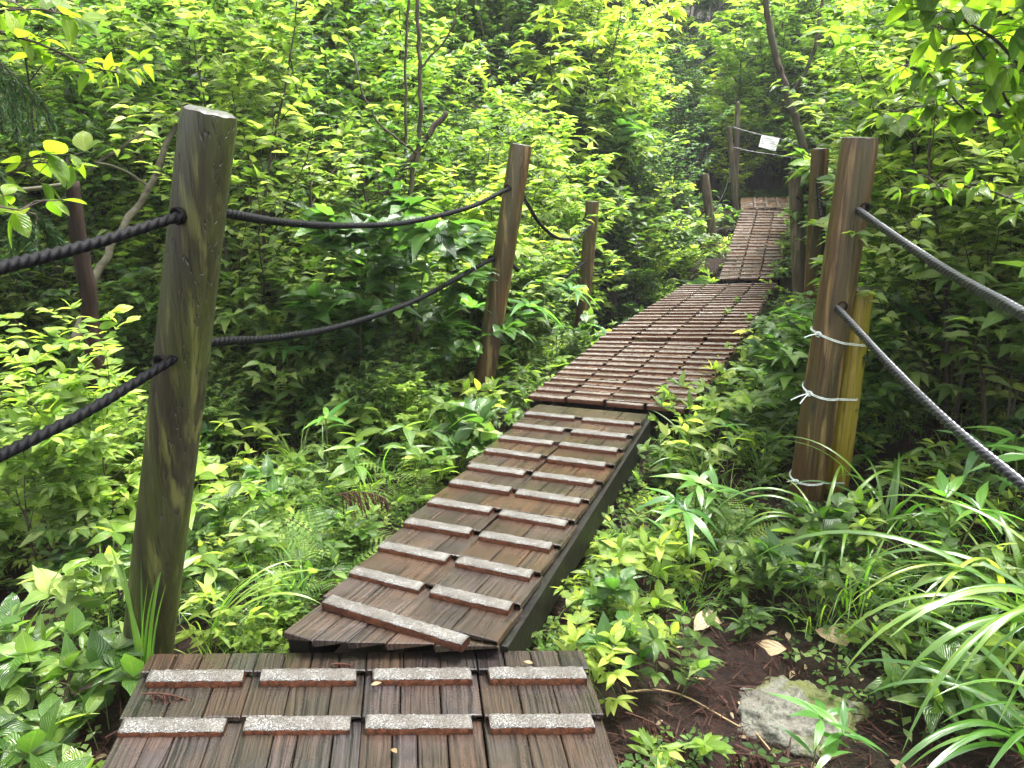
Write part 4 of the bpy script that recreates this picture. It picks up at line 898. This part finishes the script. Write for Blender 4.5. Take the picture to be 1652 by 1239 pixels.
def litter():
    rng = random.Random(72); lb = LB(); mb = MB()
    for _ in range(40000):
        y = 1.2 + 6*rng.random()**1.6; x = rng.uniform(-1, 1)*(y*0.75+.6)
        if not fits(x, y, -.03): continue
        z = ground(x, y) + rng.uniform(0.0, 0.02); a = rng.random()*6.28
        d = Vector((math.cos(a), math.sin(a), rng.uniform(-.25, .35))).normalized()
        lb.add((x, y, z), d, rv(rng), rng.uniform(.015, .09), rng.random(), T_NEED[0], 0, rng.uniform(.5, 1.1))
    lb.flush(mb); tag(obj('leaf_litter', mb.mesh('leaf_litter', M['litter'])), kind='stuff')
    lb = LB()
    for _ in range(900):
        y = 1.3 + 5*rng.random()**1.3; x = rng.uniform(-1, 1)*(y*0.75+.6)
        if not fits(x, y, 0): continue
        a = rng.random()*6.28; lb.add((x, y, ground(x, y)+.012), Vector((math.cos(a), math.sin(a), rng.uniform(-.1, .3))), Vector((0, 0, 1)) + rv(rng, .6), rng.uniform(.02, .06), rng.random()*.6, rng.choice(T_EL))
    tag(obj('fallen_leaves', lb.mesh('fallen_leaves', M['tan'])), kind='stuff')
litter()

# ------------------------------------------------------------------ single plants and pieces one can point at
def wtree(name, label, cat, base, stems, sprays, sm, lm, parts=('branches', 'foliage'), seed=1, group=None):
    """a plant laid out by its limbs: stems = [(points, r0, r1)], sprays = [(stem index, leaf, templates, count, droop)]"""
    rng = random.Random(seed); mb = MB(); lb = LB(); root = empty(name, base); tag(root, label, cat, group); b = Vector(base)
    for pts, r0, r1 in stems:
        P = spline(pts, 0.04); P = [p - b + rv(rng, .003) for p in P]; n = len(P)
        mb.tube(P, [r0 + (r1-r0)*i/(n-1) for i in range(n)], 7)
    for si, leaf, tpls, cnt, dr in sprays:
        P = spline(stems[si][0], 0.04); n = len(P)
        for _ in range(cnt):
            i = rng.randrange(n//4, n-1); p = P[i]-b; d = (P[min(n-1, i+1)]-P[i-1]).normalized(); a = rng.random()*6.28
            v = Vector((math.cos(a), math.sin(a), rng.uniform(-.3, .5))); q = p + v*leaf*rng.uniform(.2, 1.4); 
            mb.tube([p, p.lerp(q, .5)+Vector((0, 0, .01)), q], [.0022, .0018, .0012], 4)
            for t in range(rng.choice((1, 2, 3))):
                w = (v*.6 + rv(rng, .8) + Vector((0, 0, -dr))).normalized()
                lb.add(q, w, Vector((0, 0, 1)) + rv(rng, .5), leaf*rng.uniform(.55, 1.1), min(1, max(0, rng.gauss(.5, .25))), rng.choice(tpls))
    obj(parts[0], mb.mesh(parts[0], sm), root); obj(parts[1], lb.mesh(parts[1], lm), root); return root
def pys(*a): return [PY(*q) for q in a]
# backlit big-leaved tree at the top right
b_ = Vector((2.75, 2.6, ground(2.75, 2.6)))
wtree('broad_leaved_tree', 'small tree with large round yellow-green leaves hanging into the top right corner', 'tree', b_, [
    ([b_, b_+Vector((.05, .02, .8)), PY(1790, 420, 2.7), PY(1760, 230, 2.6)], .035, .02),
    (pys((1765, 300, 2.65), (1652, 205, 2.6), (1560, 180, 2.7), (1470, 172, 2.8), (1400, 200, 2.9)), .012, .003),
    (pys((1762, 250, 2.6), (1652, 110, 2.5), (1600, 60, 2.5), (1540, 25, 2.5), (1490, 20, 2.5)), .009, .003),
    (pys((1652, 205, 2.6), (1600, 120, 2.5), (1560, 55, 2.5), (1500, 42, 2.45)), .005, .002),
    (pys((1765, 230, 2.6), (1690, 20, 2.4), (1600, -40, 2.4), (1480, -30, 2.5), (1400, -10, 2.6)), .009, .003),
    (pys((1790, 420, 2.7), (1652, 330, 2.8), (1540, 300, 2.9), (1450, 320, 3.0)), .008, .002),
    (pys((1560, 180, 2.7), (1500, 120, 2.7), (1440, 100, 2.8)), .004, .002)],
    [(1, .08, T_RD, 50, .3), (2, .088, T_RD, 44, .4), (3, .09, T_RD, 22, .5), (4, .1, T_RD, 56, .6), (5, .07, T_OV, 30, .3), (6, .075, T_OV, 30, .2)], M['bark'], M['leaf_big'], seed=5)
wtree('broad_leaved_tree', 'thin tree with large backlit leaves reaching in at the left edge above the rope', 'tree', PZ(-330, 900, -.3), [
    (pys((-300, 700, 2.6), (-250, 400, 2.5), (-220, 150, 2.5)), .03, .015),
    (pys((-240, 330, 2.5), (-100, 340, 2.4), (0, 335, 2.3), (60, 345, 2.3)), .007, .002),
    (pys((-240, 250, 2.5), (-60, 300, 2.6), (60, 262, 2.7), (125, 268, 2.7)), .007, .002),
    (pys((-220, 80, 2.5), (-80, 30, 2.6), (40, 15, 2.7), (110, 25, 2.7)), .007, .002), (pys((-80, 30, 2.6), (60, 70, 2.7), (150, 110, 2.8), (215, 120, 2.8)), .006, .002)],
    [(1, .11, T_RD, 22, .3), (2, .1, T_RD, 26, .4), (3, .09, T_RD, 30, .2), (4, .08, T_OV, 34, .2)], M['bark'], M['leaf_big'], seed=6)
# cedar boughs, top left
def cedar_boughs():
    base = Vector((-3.6, 3.0, ground(-3.6, 3.0))); root = empty('cedar_tree', base); rng = random.Random(8); st = MB(); lb = LB()
    tag(root, 'cedar with dark drooping needle boughs hanging into the top left corner', 'tree')
    st.tube([Vector((.02*math.sin(i), 0, i*.4-.2)) for i in range(14)], [.13*(1-i/16) for i in range(14)], 12)
    for (px, py, Y), (qx, qy, QY) in (((-230, -140, 3.0), (150, 60, 2.5)), ((-230, -90, 3.0), (110, 130, 2.4)), ((-230, -40, 3.0), (60, 170, 2.7)), ((-230, -220, 3.0), (160, 0, 2.8)), ((-230, -240, 3.0), (60, -60, 2.4)), ((-230, -130, 3.1), (120, 70, 3.0)), ((-230, -80, 3.0), (20, 120, 2.6))):
        a, b = PY(px, py, Y), PY(qx, qy, QY); a = Vector((base.x, base.y, a.z)); d = b-a
        conif_branch(rng, st, lb, a-base, (d.normalized()+Vector((0, 0, .32))), d.length*.98, 17, .03, .01, subs=72)
    obj('trunk', st.mesh('trunk', M['bark']), root); obj('crown', lb.mesh('crown', M['needle']), root)
cedar_boughs()
def limb(name, label, cat, stems, m, k=8, wob=.006, seed=3, group=None):
    base = stems[0][0][0]; base = Vector(base); mb = MB(); rng = random.Random(seed)
    for pts, r0, r1 in stems:
        P = spline(pts, .03); n = len(P); Q_ = [p + Vector((noise.noise(p*9)*wob*2, noise.noise(p*9+Vector((5, 5, 5)))*wob*2, 0)) for p in P]
        mb.tube(Q_ + [Q_[-1] + (Q_[-1]-Q_[-2])*.05], [(r0 + (r1-r0)*i/(n-1))*(1+.12*noise.noise(p*5)) for i, p in enumerate(P)] + [.0003], k)
    return tag(loc_mesh(mb, name, m, base), label, cat, group)
limb('dead_tree', 'dark reddish broken dead trunk behind the upper left rope', 'dead tree', [(pys((160, 640, 3.5), (142, 480, 3.5), (128, 390, 3.5), (117, 292, 3.5)), .042, .03)], M['deadwood'], 18, .004)
limb('bare_branch', 'bare pale branch reaching from the left edge to the dead trunk top', 'branch', [(pys((-80, 335, 3.45), (0, 312, 3.45), (60, 304, 3.45), (108, 297, 3.47)), .012, .009)], M['pale'])
limb('leaning_trunk', 'pale leaning bare trunk behind the upper rope left of the mossy post', 'tree', [
    (pys((120, 560, 4.3), (155, 450, 4.4), (200, 365, 4.5), (240, 300, 4.6), (272, 225, 4.6), (292, 195, 4.6)), .026, .016),
    (pys((240, 300, 4.6), (190, 270, 4.5), (150, 262, 4.4)), .01, .005), (pys((140, 275, 4.7), (230, 215, 4.7), (290, 180, 4.7)), .011, .008)], M['pale'], 9, .012)
limb('slender_tree', 'slender dark wavy trunk rising above the thicket near the picture centre', 'tree', [
    (pys((600, 520, 5.6), (640, 400, 5.7), (672, 250, 5.8), (680, 160, 5.8), (676, 80, 5.8), (668, -60, 5.8)), .02, .013),
    (pys((680, 110, 5.8), (720, 60, 5.8), (750, -20, 5.8)), .008, .005), (pys((672, 250, 5.8), (600, 180, 5.7), (560, 60, 5.7)), .009, .005)], M['bark'], 8, .012)
limb('slender_tree', 'thin straight grey trunk just left of the wavy dark one', 'tree', [(pys((650, 500, 6.2), (655, 300, 6.2), (654, 120, 6.2), (660, -40, 6.2)), .013, .009)], M['bark'], 8)
limb('leaning_trunk', 'brown leaning trunk crossing low in the thicket behind the left ropes', 'tree', [(pys((505, 560, 5.6), (540, 460, 5.6), (580, 380, 5.7), (640, 290, 5.8), (720, 180, 5.9)), .034, .02), (pys((560, 420, 5.65), (600, 370, 5.6), (612, 300, 5.6)), .02, .012)], M['bark'], 9, .014)
limb('leaning_trunk', 'dark mottled trunk leaning over the notice near the right posts', 'tree', [(pys((1330, 400, 9.6), (1300, 250, 9.6), (1272, 160, 9.6), (1245, 60, 9.6), (1225, -60, 9.6)), .055, .035), (pys((1272, 160, 9.6), (1310, 90, 9.5), (1330, -20, 9.5)), .025, .015)], M['bark'], 10, .012)
limb('fallen_branch', 'dark mossy fallen branch in the thicket between the left ropes', 'branch', [(pys((360, 520, 4.6), (420, 500, 4.8), (480, 455, 5.0), (540, 420, 5.2)), .02, .012)], M['bark'], 8, .012)
for i, (pts, lb_) in enumerate([(((1010, 1152, 2.0), (1060, 1170, 2.0), (1110, 1180, 1.95), (1190, 1230, 1.85)), 'pale dry stalk lying across the litter left of the rock'), (((1140, 1040, 2.05), (1105, 1060, 2.05), (1090, 1130, 2.0)), 'short pale dry stick above the rock'),
        (((1190, 1140, 1.95), (1215, 1180, 1.85), (1250, 1239, 1.75)), 'dry buff stalk leaning in front of the rock'), (((530, 1005, 2.15), (560, 985, 2.2), (610, 975, 2.25)), 'pale straw lying on the narrow walkway edge')]):
    pp_ = [PY(*p) for p in pts]; pp_ = [Vector((p.x, p.y, max(ground(p.x, p.y)+.012, p.z if i == 3 else -9))) for p in pp_]
    limb('dry_stalk', lb_, 'stick', [(pp_, .004, .0025)], M['straw'], 5, .004, group='dry stalks on the floor')

# the rock
def rock():
    c = PZ(1290, 1128, -.14); c.z = ground(c.x, c.y) - 0.065; mb = MB(); k, n = 96, 44; VV = []
    for i in range(n+1):
        th = math.pi*0.62*i/n
        for j in range(k):
            a = 6.2832*j/k; d = Vector((math.sin(th)*math.cos(a), math.sin(th)*math.sin(a), math.cos(th)))
            r = 1 + .3*noise.noise(d*1.6+Vector((3, 1, 2))) + .16*noise.noise(d*4) + .07*noise.noise(d*9) + .04*noise.noise(d*22) + .02*noise.noise(d*45)
            VV.append((d.x*.2*r, d.y*.15*r, d.z*.125*r))
    mb.add(VV, [(i*k+j, (i+1)*k+j, (i+1)*k+(j+1) % k, i*k+(j+1) % k) for i in range(n) for j in range(k)])
    o = obj('rock', mb.mesh('rock', M['rock']), None, c); tag(o, 'pale lichen-covered rock with green moss, set in the dark litter at lower right', 'rock')
rock()
def leafobj(name, label, m, items, tpls, cat='leaf', group=None, seed=2):
    rng = random.Random(seed)
    for i, ((px, py), ang, sz, lab) in enumerate(items):
        p = PZ(px, py, -.15); p.z = ground(p.x, p.y) + .025; lb = LB()
        lb.add((0, 0, 0), Vector((math.cos(ang), math.sin(ang), rng.uniform(-.05, .25))), Vector((rng.uniform(-.4, .4), -.5, 1)), sz, rng.random(), rng.choice(tpls), 0, 1.1)
        tag(obj(name, lb.mesh(name, m), None, p), lab, cat, group)
leafobj('dead_leaf', '', M['tan'], [((1120, 1012), .8, .13, 'curled tan dead leaf on the litter above left of the rock'), ((1165, 1000), 2.6, .11, 'pale dead leaf lying just left of the tan pair above the rock'), ((1270, 1042), 3.0, .14, 'broad buff dead leaf directly above the rock'),
    ((1225, 1010), 2.2, .1, 'smaller buff dead leaf behind the broad one above the rock'), ((1315, 1010), -.75, .15, 'long tan dead leaf slanting down to the right above the rock'), ((455, 655), .5, .13, 'pale dead leaf on the slope beyond the tall left post')], T_EL, group='large dead leaves')

def hero(k, px, py, Y, sc, label, rz=0.0, tilt=None, cat=None, z=None, name=None, v=None):
    p = PY(px, py, Y); rng = random.Random(int(px*7+py)); z = ground(p.x, p.y)-.01 if z is None else z
    o = spawn(k, p.x, p.y, sc, rz, label, None, cat or CAT.get(k), z, name, tilt, rng); return o
for i_, (a_x, a_y, a_Y, k_, s_) in enumerate([(1120, 760, 3.75, 'leafy_herb', 1.0), (1165, 740, 3.9, 'whorled_herb', 1.0), (1075, 770, 3.6, 'broad_leaved_herb', .8), (1200, 700, 4.2, 'leafy_herb', 1.1), (1180, 640, 4.8, 'leafy_herb', .9), (1225, 600, 5.3, 'leafy_herb', 1.0), (1235, 560, 5.9, 'whorled_herb', 1.0),
        (1100, 705, 4.15, 'leafy_herb', 1.0), (1135, 680, 4.45, 'whorled_herb', 1.0), (1150, 625, 5.0, 'leafy_herb', 1.0), (1170, 590, 5.5, 'small_leaved_herb', 1.2), (835, 672, 4.5, 'leafy_herb', .9), (868, 628, 5.1, 'small_leaved_herb', 1.1), (1205, 520, 6.8, 'leafy_herb', 1.1), (1222, 485, 7.8, 'small_leaved_herb', 1.5),
        (228, 1125, 1.75, 'small_leaved_herb', .6), (205, 1190, 1.6, 'small_leaved_herb', .7),
        (965, 905, 2.75, 'small_leaved_herb', .8), (935, 965, 2.5, 'leafy_herb', .55), (1000, 840, 3.05, 'leafy_herb', .6), (1030, 800, 3.3, 'small_leaved_herb', .9), (1058, 750, 3.65, 'leafy_herb', .7), (985, 890, 2.85, 'whorled_herb', .6),
        (800, 720, 4.1, 'leafy_herb', .9), (840, 690, 4.45, 'small_leaved_herb', 1.0), (850, 640, 4.9, 'leafy_herb', .8), (890, 600, 5.4, 'whorled_herb', .9), (930, 575, 5.9, 'leafy_herb', .8), (960, 545, 6.4, 'leafy_herb', .8), (1000, 520, 7.0, 'small_leaved_herb', 1.2)]):
    p_ = PY(a_x, a_y, a_Y); zn_ = zone(p_.x, p_.y, p_.z)
    hero(k_, a_x, a_y, a_Y, s_, f"{LOOK[k_]} {zn_}", i_*1.3).__setitem__("group", f"{LOOK[k_].split(' with ')[0]} plants {zn_}")
for i_, (a_x, a_y, a_Y, k_, s_) in enumerate([(1150, 430, 10.6, 'leafy_herb', 1.4), (1120, 425, 10.9, 'small_leaved_herb', 2.0), (1165, 400, 11.4, 'small_leaved_herb', 1.6), (1125, 400, 11.8, 'leafy_herb', 1.8), (1172, 375, 12.2, 'leafy_herb', 1.2), (1155, 370, 12.6, 'small_leaved_herb', 2.0), (1110, 370, 12.6, 'leafy_herb', 2.2), (1135, 455, 9.7, 'leafy_herb', 1.0), (1090, 460, 9.5, 'dark_fern', .5), (1130, 440, 10.2, 'dark_fern', .5),
        (1215, 350, 14.5, 'dark_fern', .9), (1250, 350, 14.4, 'dark_fern', .9), (1280, 360, 14.2, 'dark_fern', .8), (1195, 345, 14.4, 'small_leaved_herb', 2.0), (1268, 440, 9.6, 'leafy_herb', 1.2), (1275, 420, 10.2, 'leafy_herb', 1.3), (1262, 470, 8.9, 'small_leaved_herb', 1.5), (1283, 390, 11.0, 'leafy_herb', 1.3), (1290, 370, 11.8, 'small_leaved_herb', 1.8), (1250, 490, 8.3, 'leafy_herb', 1.0)]):
    p_ = PY(a_x, a_y, a_Y); zn_ = zone(p_.x, p_.y, p_.z)
    hero(k_, a_x, a_y, a_Y, s_, f"{LOOK[k_]} {zn_}", i_*1.3).__setitem__("group", f"{LOOK[k_].split(' with ')[0]} plants {zn_}")
hero('leafy_shrub', 120, 620, 3.1, .72, 'low shrub hiding the foot of the dead trunk at the left edge')
hero('leafy_shrub', 30, 620, 2.9, .62, 'low shrub at the left edge between the two ropes')
hero('leafy_herb', 765, 665, 4.35, 1.1, 'leafy plant hiding the foot of the second left post')
hero('whorled_herb', 815, 660, 4.4, 1.0, 'whorl-leaved plant at the right side of the second left post foot')
hero('fern', 470, 900, 2.75, 1.15, 'bright yellow-green fern spreading beside the narrow walkway, largest on the left')
hero('fern', 520, 880, 2.95, 1.0, 'second bright fern just behind the largest one left of the walkway', 1.0)
hero('fern', 415, 1030, 2.15, .62, 'small upright bright fern between the mossy post and the narrow walkway', 2.0)
hero('broad_leaved_herb', 60, 1140, 1.62, 1.0, 'glossy broad-leaved plant with drooping leaves at the bottom left corner')
hero('broad_leaved_herb', 150, 1030, 1.85, 1.0, 'broad-leaved plant just left of the foot of the mossy post', 2.0)
hero('broad_leaved_herb', 30, 1000, 1.95, 1.1, 'broad-leaved plant at the left edge level with the foot of the mossy post', 4.0)
hero('leafy_herb', 110, 900, 2.3, 1.1, 'upright leafy plant at the left edge below the lower rope', 4.0)
hero('small_leaved_herb', 170, 1190, 1.55, .9, 'small-leaved plant beside the left corner of the near deck', 1.0)
hero('seedling', 210, 1225, 1.5, 1.2, 'light green seedling at the very front left of the near deck', 1.0)
hero('broad_leaved_herb', 1005, 1060, 2.05, .85, 'leafy plant with ribbed leaves just right of the near deck corner', .5)
hero('leafy_herb', 1080, 1100, 2.0, .72, 'bright plant standing between the near deck and the rock', 2.5)
hero('seedling', 1085, 1200, 1.72, 1.1, 'small seedling standing alone in the litter left of the rock', 2.5)
hero('dwarf_bamboo', 1300, 1239, 1.62, .72, 'bamboo grass with striped long leaves in front of the rock', .5)
hero('dwarf_bamboo', 1045, 880, 2.8, 1.0, 'bamboo grass with broad glossy blades right of the narrow walkway', 1.9)
hero('dwarf_bamboo', 1110, 860, 3.0, 1.0, 'second bamboo grass a step right of the glossy one by the walkway', .9)
hero('broad_leaved_herb', 770, 700, 3.7, 1.35, 'pale green plant with large hanging leaves left of the walkway top', .9)
hero('broad_leaved_herb', 730, 670, 3.95, 1.2, 'leafy plant behind the pale hanging leaves left of the walkway', 2.9)
hero('tall_dwarf_bamboo', 700, 560, 4.9, .95, 'tall bamboo grass with bright leaves beside the second left post', .4)
hero('tall_dwarf_bamboo', 740, 560, 5.1, 1.0, 'tall bamboo grass touching the second left post', 2.4)
hero('tall_dwarf_bamboo', 620, 560, 5.0, .9, 'tall bamboo grass in the middle of the sagging left ropes', 1.4)

hero('small_leaved_shrub', 1065, 420, 11.4, 1.05, 'dark small-leaved shrub hanging over the shaded hollow, nearest the far dark post')
hero('small_leaved_shrub', 1010, 420, 10.8, 1.15, 'dark small-leaved shrub hanging over the shaded hollow behind the third left post', 2)
hero('small_leaved_shrub', 985, 400, 12.2, 1.3, 'taller dark small-leaved shrub behind the hollow', 4)
hero('small_leaved_shrub', 1090, 360, 14.6, 1.0, 'small-leaved shrub in front of the distant boardwalk flight', 1)
hero('tall_shrub', 905, 500, 9.3, .85, 'bright yellow-green shrub arching over the third left post', 1.5)
hero('tall_shrub', 880, 500, 8.9, 1.0, 'tall bright shrub between the second and third left posts', 3.5)
for q_, (px, Y, sc_, lb_) in enumerate([(985, 19, 1.2, 'dark blue-green cedar at top centre above the hollow'), (1060, 21, 1.4, 'dark cedar right of the top centre cedar, farther up the hill'), (1200, 20, 1.3, 'dark cedar on the hill straight above the bound poles'), (130, 12, .8, 'dark cedar behind the top left thicket')]):
    hero('cedar_tree', px, 300, Y, sc_, lb_, q_)

def blade_clump(label, px, py, Y, n, Lmin, Lmax, w, lift, curl, az, seed, spread=.02, kind_='sedge_clump', cat='sedge'):
    p = PY(px, py, Y); p.z = ground(p.x, p.y); mb = blades(seed, n, Lmin, Lmax, w, lift, curl, az, spread, 18)
    return tag(obj(kind_, mb.mesh(kind_, M['blade']), None, p), label, cat)
blade_clump('large clump of long glossy blades arching left from the right edge beside the rock', 1740, 1150, 1.95, 17, .8, 1.2, .0135, (1.0, 1.4), (1.7, 2.5), (2.4, 3.9), 501, .04)
blade_clump('smaller blade clump at the right edge just below the lower grey rope', 1640, 1010, 2.3, 12, .5, .9, .011, (.9, 1.3), (1.4, 2.4), None, 502, .04)
blade_clump('lowest clump of blades arching left from the bottom right corner', 1690, 1290, 1.66, 11, .5, .85, .012, (.9, 1.35), (1.5, 2.3), (2.3, 3.9), 503, .03)
blade_clump('clump of long drooping blades at the foot of the right post', 1335, 930, 2.75, 20, .45, .75, .009, (1.1, 1.5), (2.0, 2.9), None, 504, .03)
blade_clump('second clump of drooping blades right of the right post foot', 1430, 900, 2.9, 16, .45, .75, .009, (1.0, 1.5), (1.8, 2.8), None, 505, .03)
blade_clump('upright bright blades growing against the left side of the mossy post', 212, 990, 1.93, 7, .4, .62, .008, (1.45, 1.56), (.1, .4), (-.5, 3), 506, .012)
blade_clump('blades arching to the right from behind the mossy post', 318, 960, 2.25, 9, .45, .7, .007, (1.1, 1.4), (1.4, 2.3), (-.8, .9), 507, .02)
blade_clump('tall light blades curving beside the right edge of the boardwalk', 1130, 800, 3.6, 12, .3, .55, .006, (1.2, 1.5), (1.2, 2.8), None, 508, .02)
blade_clump('fine grassy clump left of the narrow walkway foot', 480, 985, 2.5, 36, .2, .42, .0026, (.8, 1.4), (1.0, 2.2), None, 509, .04, 'grass_tuft', 'grass')
blade_clump('fine grassy clump on the slope beyond the large fern', 600, 700, 3.7, 60, .2, .5, .0026, (.8, 1.4), (.9, 2.0), None, 510, .12, 'grass_tuft', 'grass')

def sprig(label, px, py, z, ang, Ln, seed):
    p = PZ(px, py, z); p.z = max(z, ground(p.x, p.y)+.02); rng = random.Random(seed); st = MB(); lb = LB()
    conif_branch(rng, st, lb, Vector((0, 0, 0)), Vector((math.cos(ang), math.sin(ang), .25)), Ln, 22, .014, .003, subs=18)
    lb.flush(st); tag(obj('dead_cedar_sprig', st.mesh('dead_cedar_sprig', M['litter']), None, p), label, 'twig', 'dead cedar sprigs')
sprig('reddish brown dead cedar sprig lying on the left edge of the near deck', 230, 1120, .03, -.1, .2, 1)
sprig('brown dead cedar sprig in the bottom left corner beside the near deck', 170, 1190, -.1, .8, .22, 2)
sprig('dark red-brown dead cedar sprig left of the narrow walkway, caught on leaves', 540, 800, 0.06, .5, .25, 3)
sprig('brown dead cedar sprig in the litter right of the near deck', 1010, 1150, -.12, -.5, .25, 4)
sprig('brown dead cedar sprig in the dark litter below the rock', 1150, 1215, -.12, -.2, .25, 5)
sprig('small dead cedar sprig on the back edge of the near deck', 535, 1072, .03, .1, .08, 6)

for i, (px, py, ang, sz, lab) in enumerate([(598, 1105, .3, .03, 'tiny dead leaf lodged between two strips of the near deck'), (700, 960, 1.2, .035, 'small brown leaf lying on the narrow walkway'), (640, 1215, 2.2, .03, 'tiny dry leaf near the front middle of the near deck'),
        (860, 1070, 2.9, .028, 'tiny dry leaf at the back right of the near deck'), (770, 880, .9, .03, 'small dry leaf halfway up the narrow walkway'), (915, 760, .2, .03, 'small dry leaf near the right edge of the narrow walkway')]):
    p = PZ(px, py, .034); lb = LB(); lb.add((0, 0, 0), Vector((math.cos(ang), math.sin(ang), .12)), Vector((.1, -.2, 1)), sz, .2, T_EL[i % 3], 0, 1.1)
    tag(obj('fallen_leaf', lb.mesh('fallen_leaf', M['tan']), None, p), lab, 'leaf', 'small leaves fallen on the boards')

# ------------------------------------------------------------------ damp air between the camera and the hillside
def haze():
    x0, x1, y0, y1, z0, z1 = -30, 34, -6, 64, -3, 24
    V = [(x, y, z) for x in (x0, x1) for y in (y0, y1) for z in (z0, z1)]
    me = np_mesh('haze', V, [(0, 1, 3, 2), (4, 6, 7, 5), (0, 4, 5, 1), (2, 3, 7, 6), (0, 2, 6, 4), (1, 5, 7, 3)], [], smooth=False)
    m = bpy.data.materials.new('haze'); m.use_nodes = True; nt = m.node_tree; nt.nodes.clear()
    v = nt.nodes.new('ShaderNodeVolumePrincipled'); o = nt.nodes.new('ShaderNodeOutputMaterial')
    v.inputs['Color'].default_value = (0.93, 0.97, 1, 1); v.inputs['Density'].default_value = 0.0011; v.inputs['Anisotropy'].default_value = 0.3
    nt.links.new(v.outputs[0], o.inputs['Volume']); me.materials.append(m)
    tag(obj('haze', me), kind='stuff')
haze()
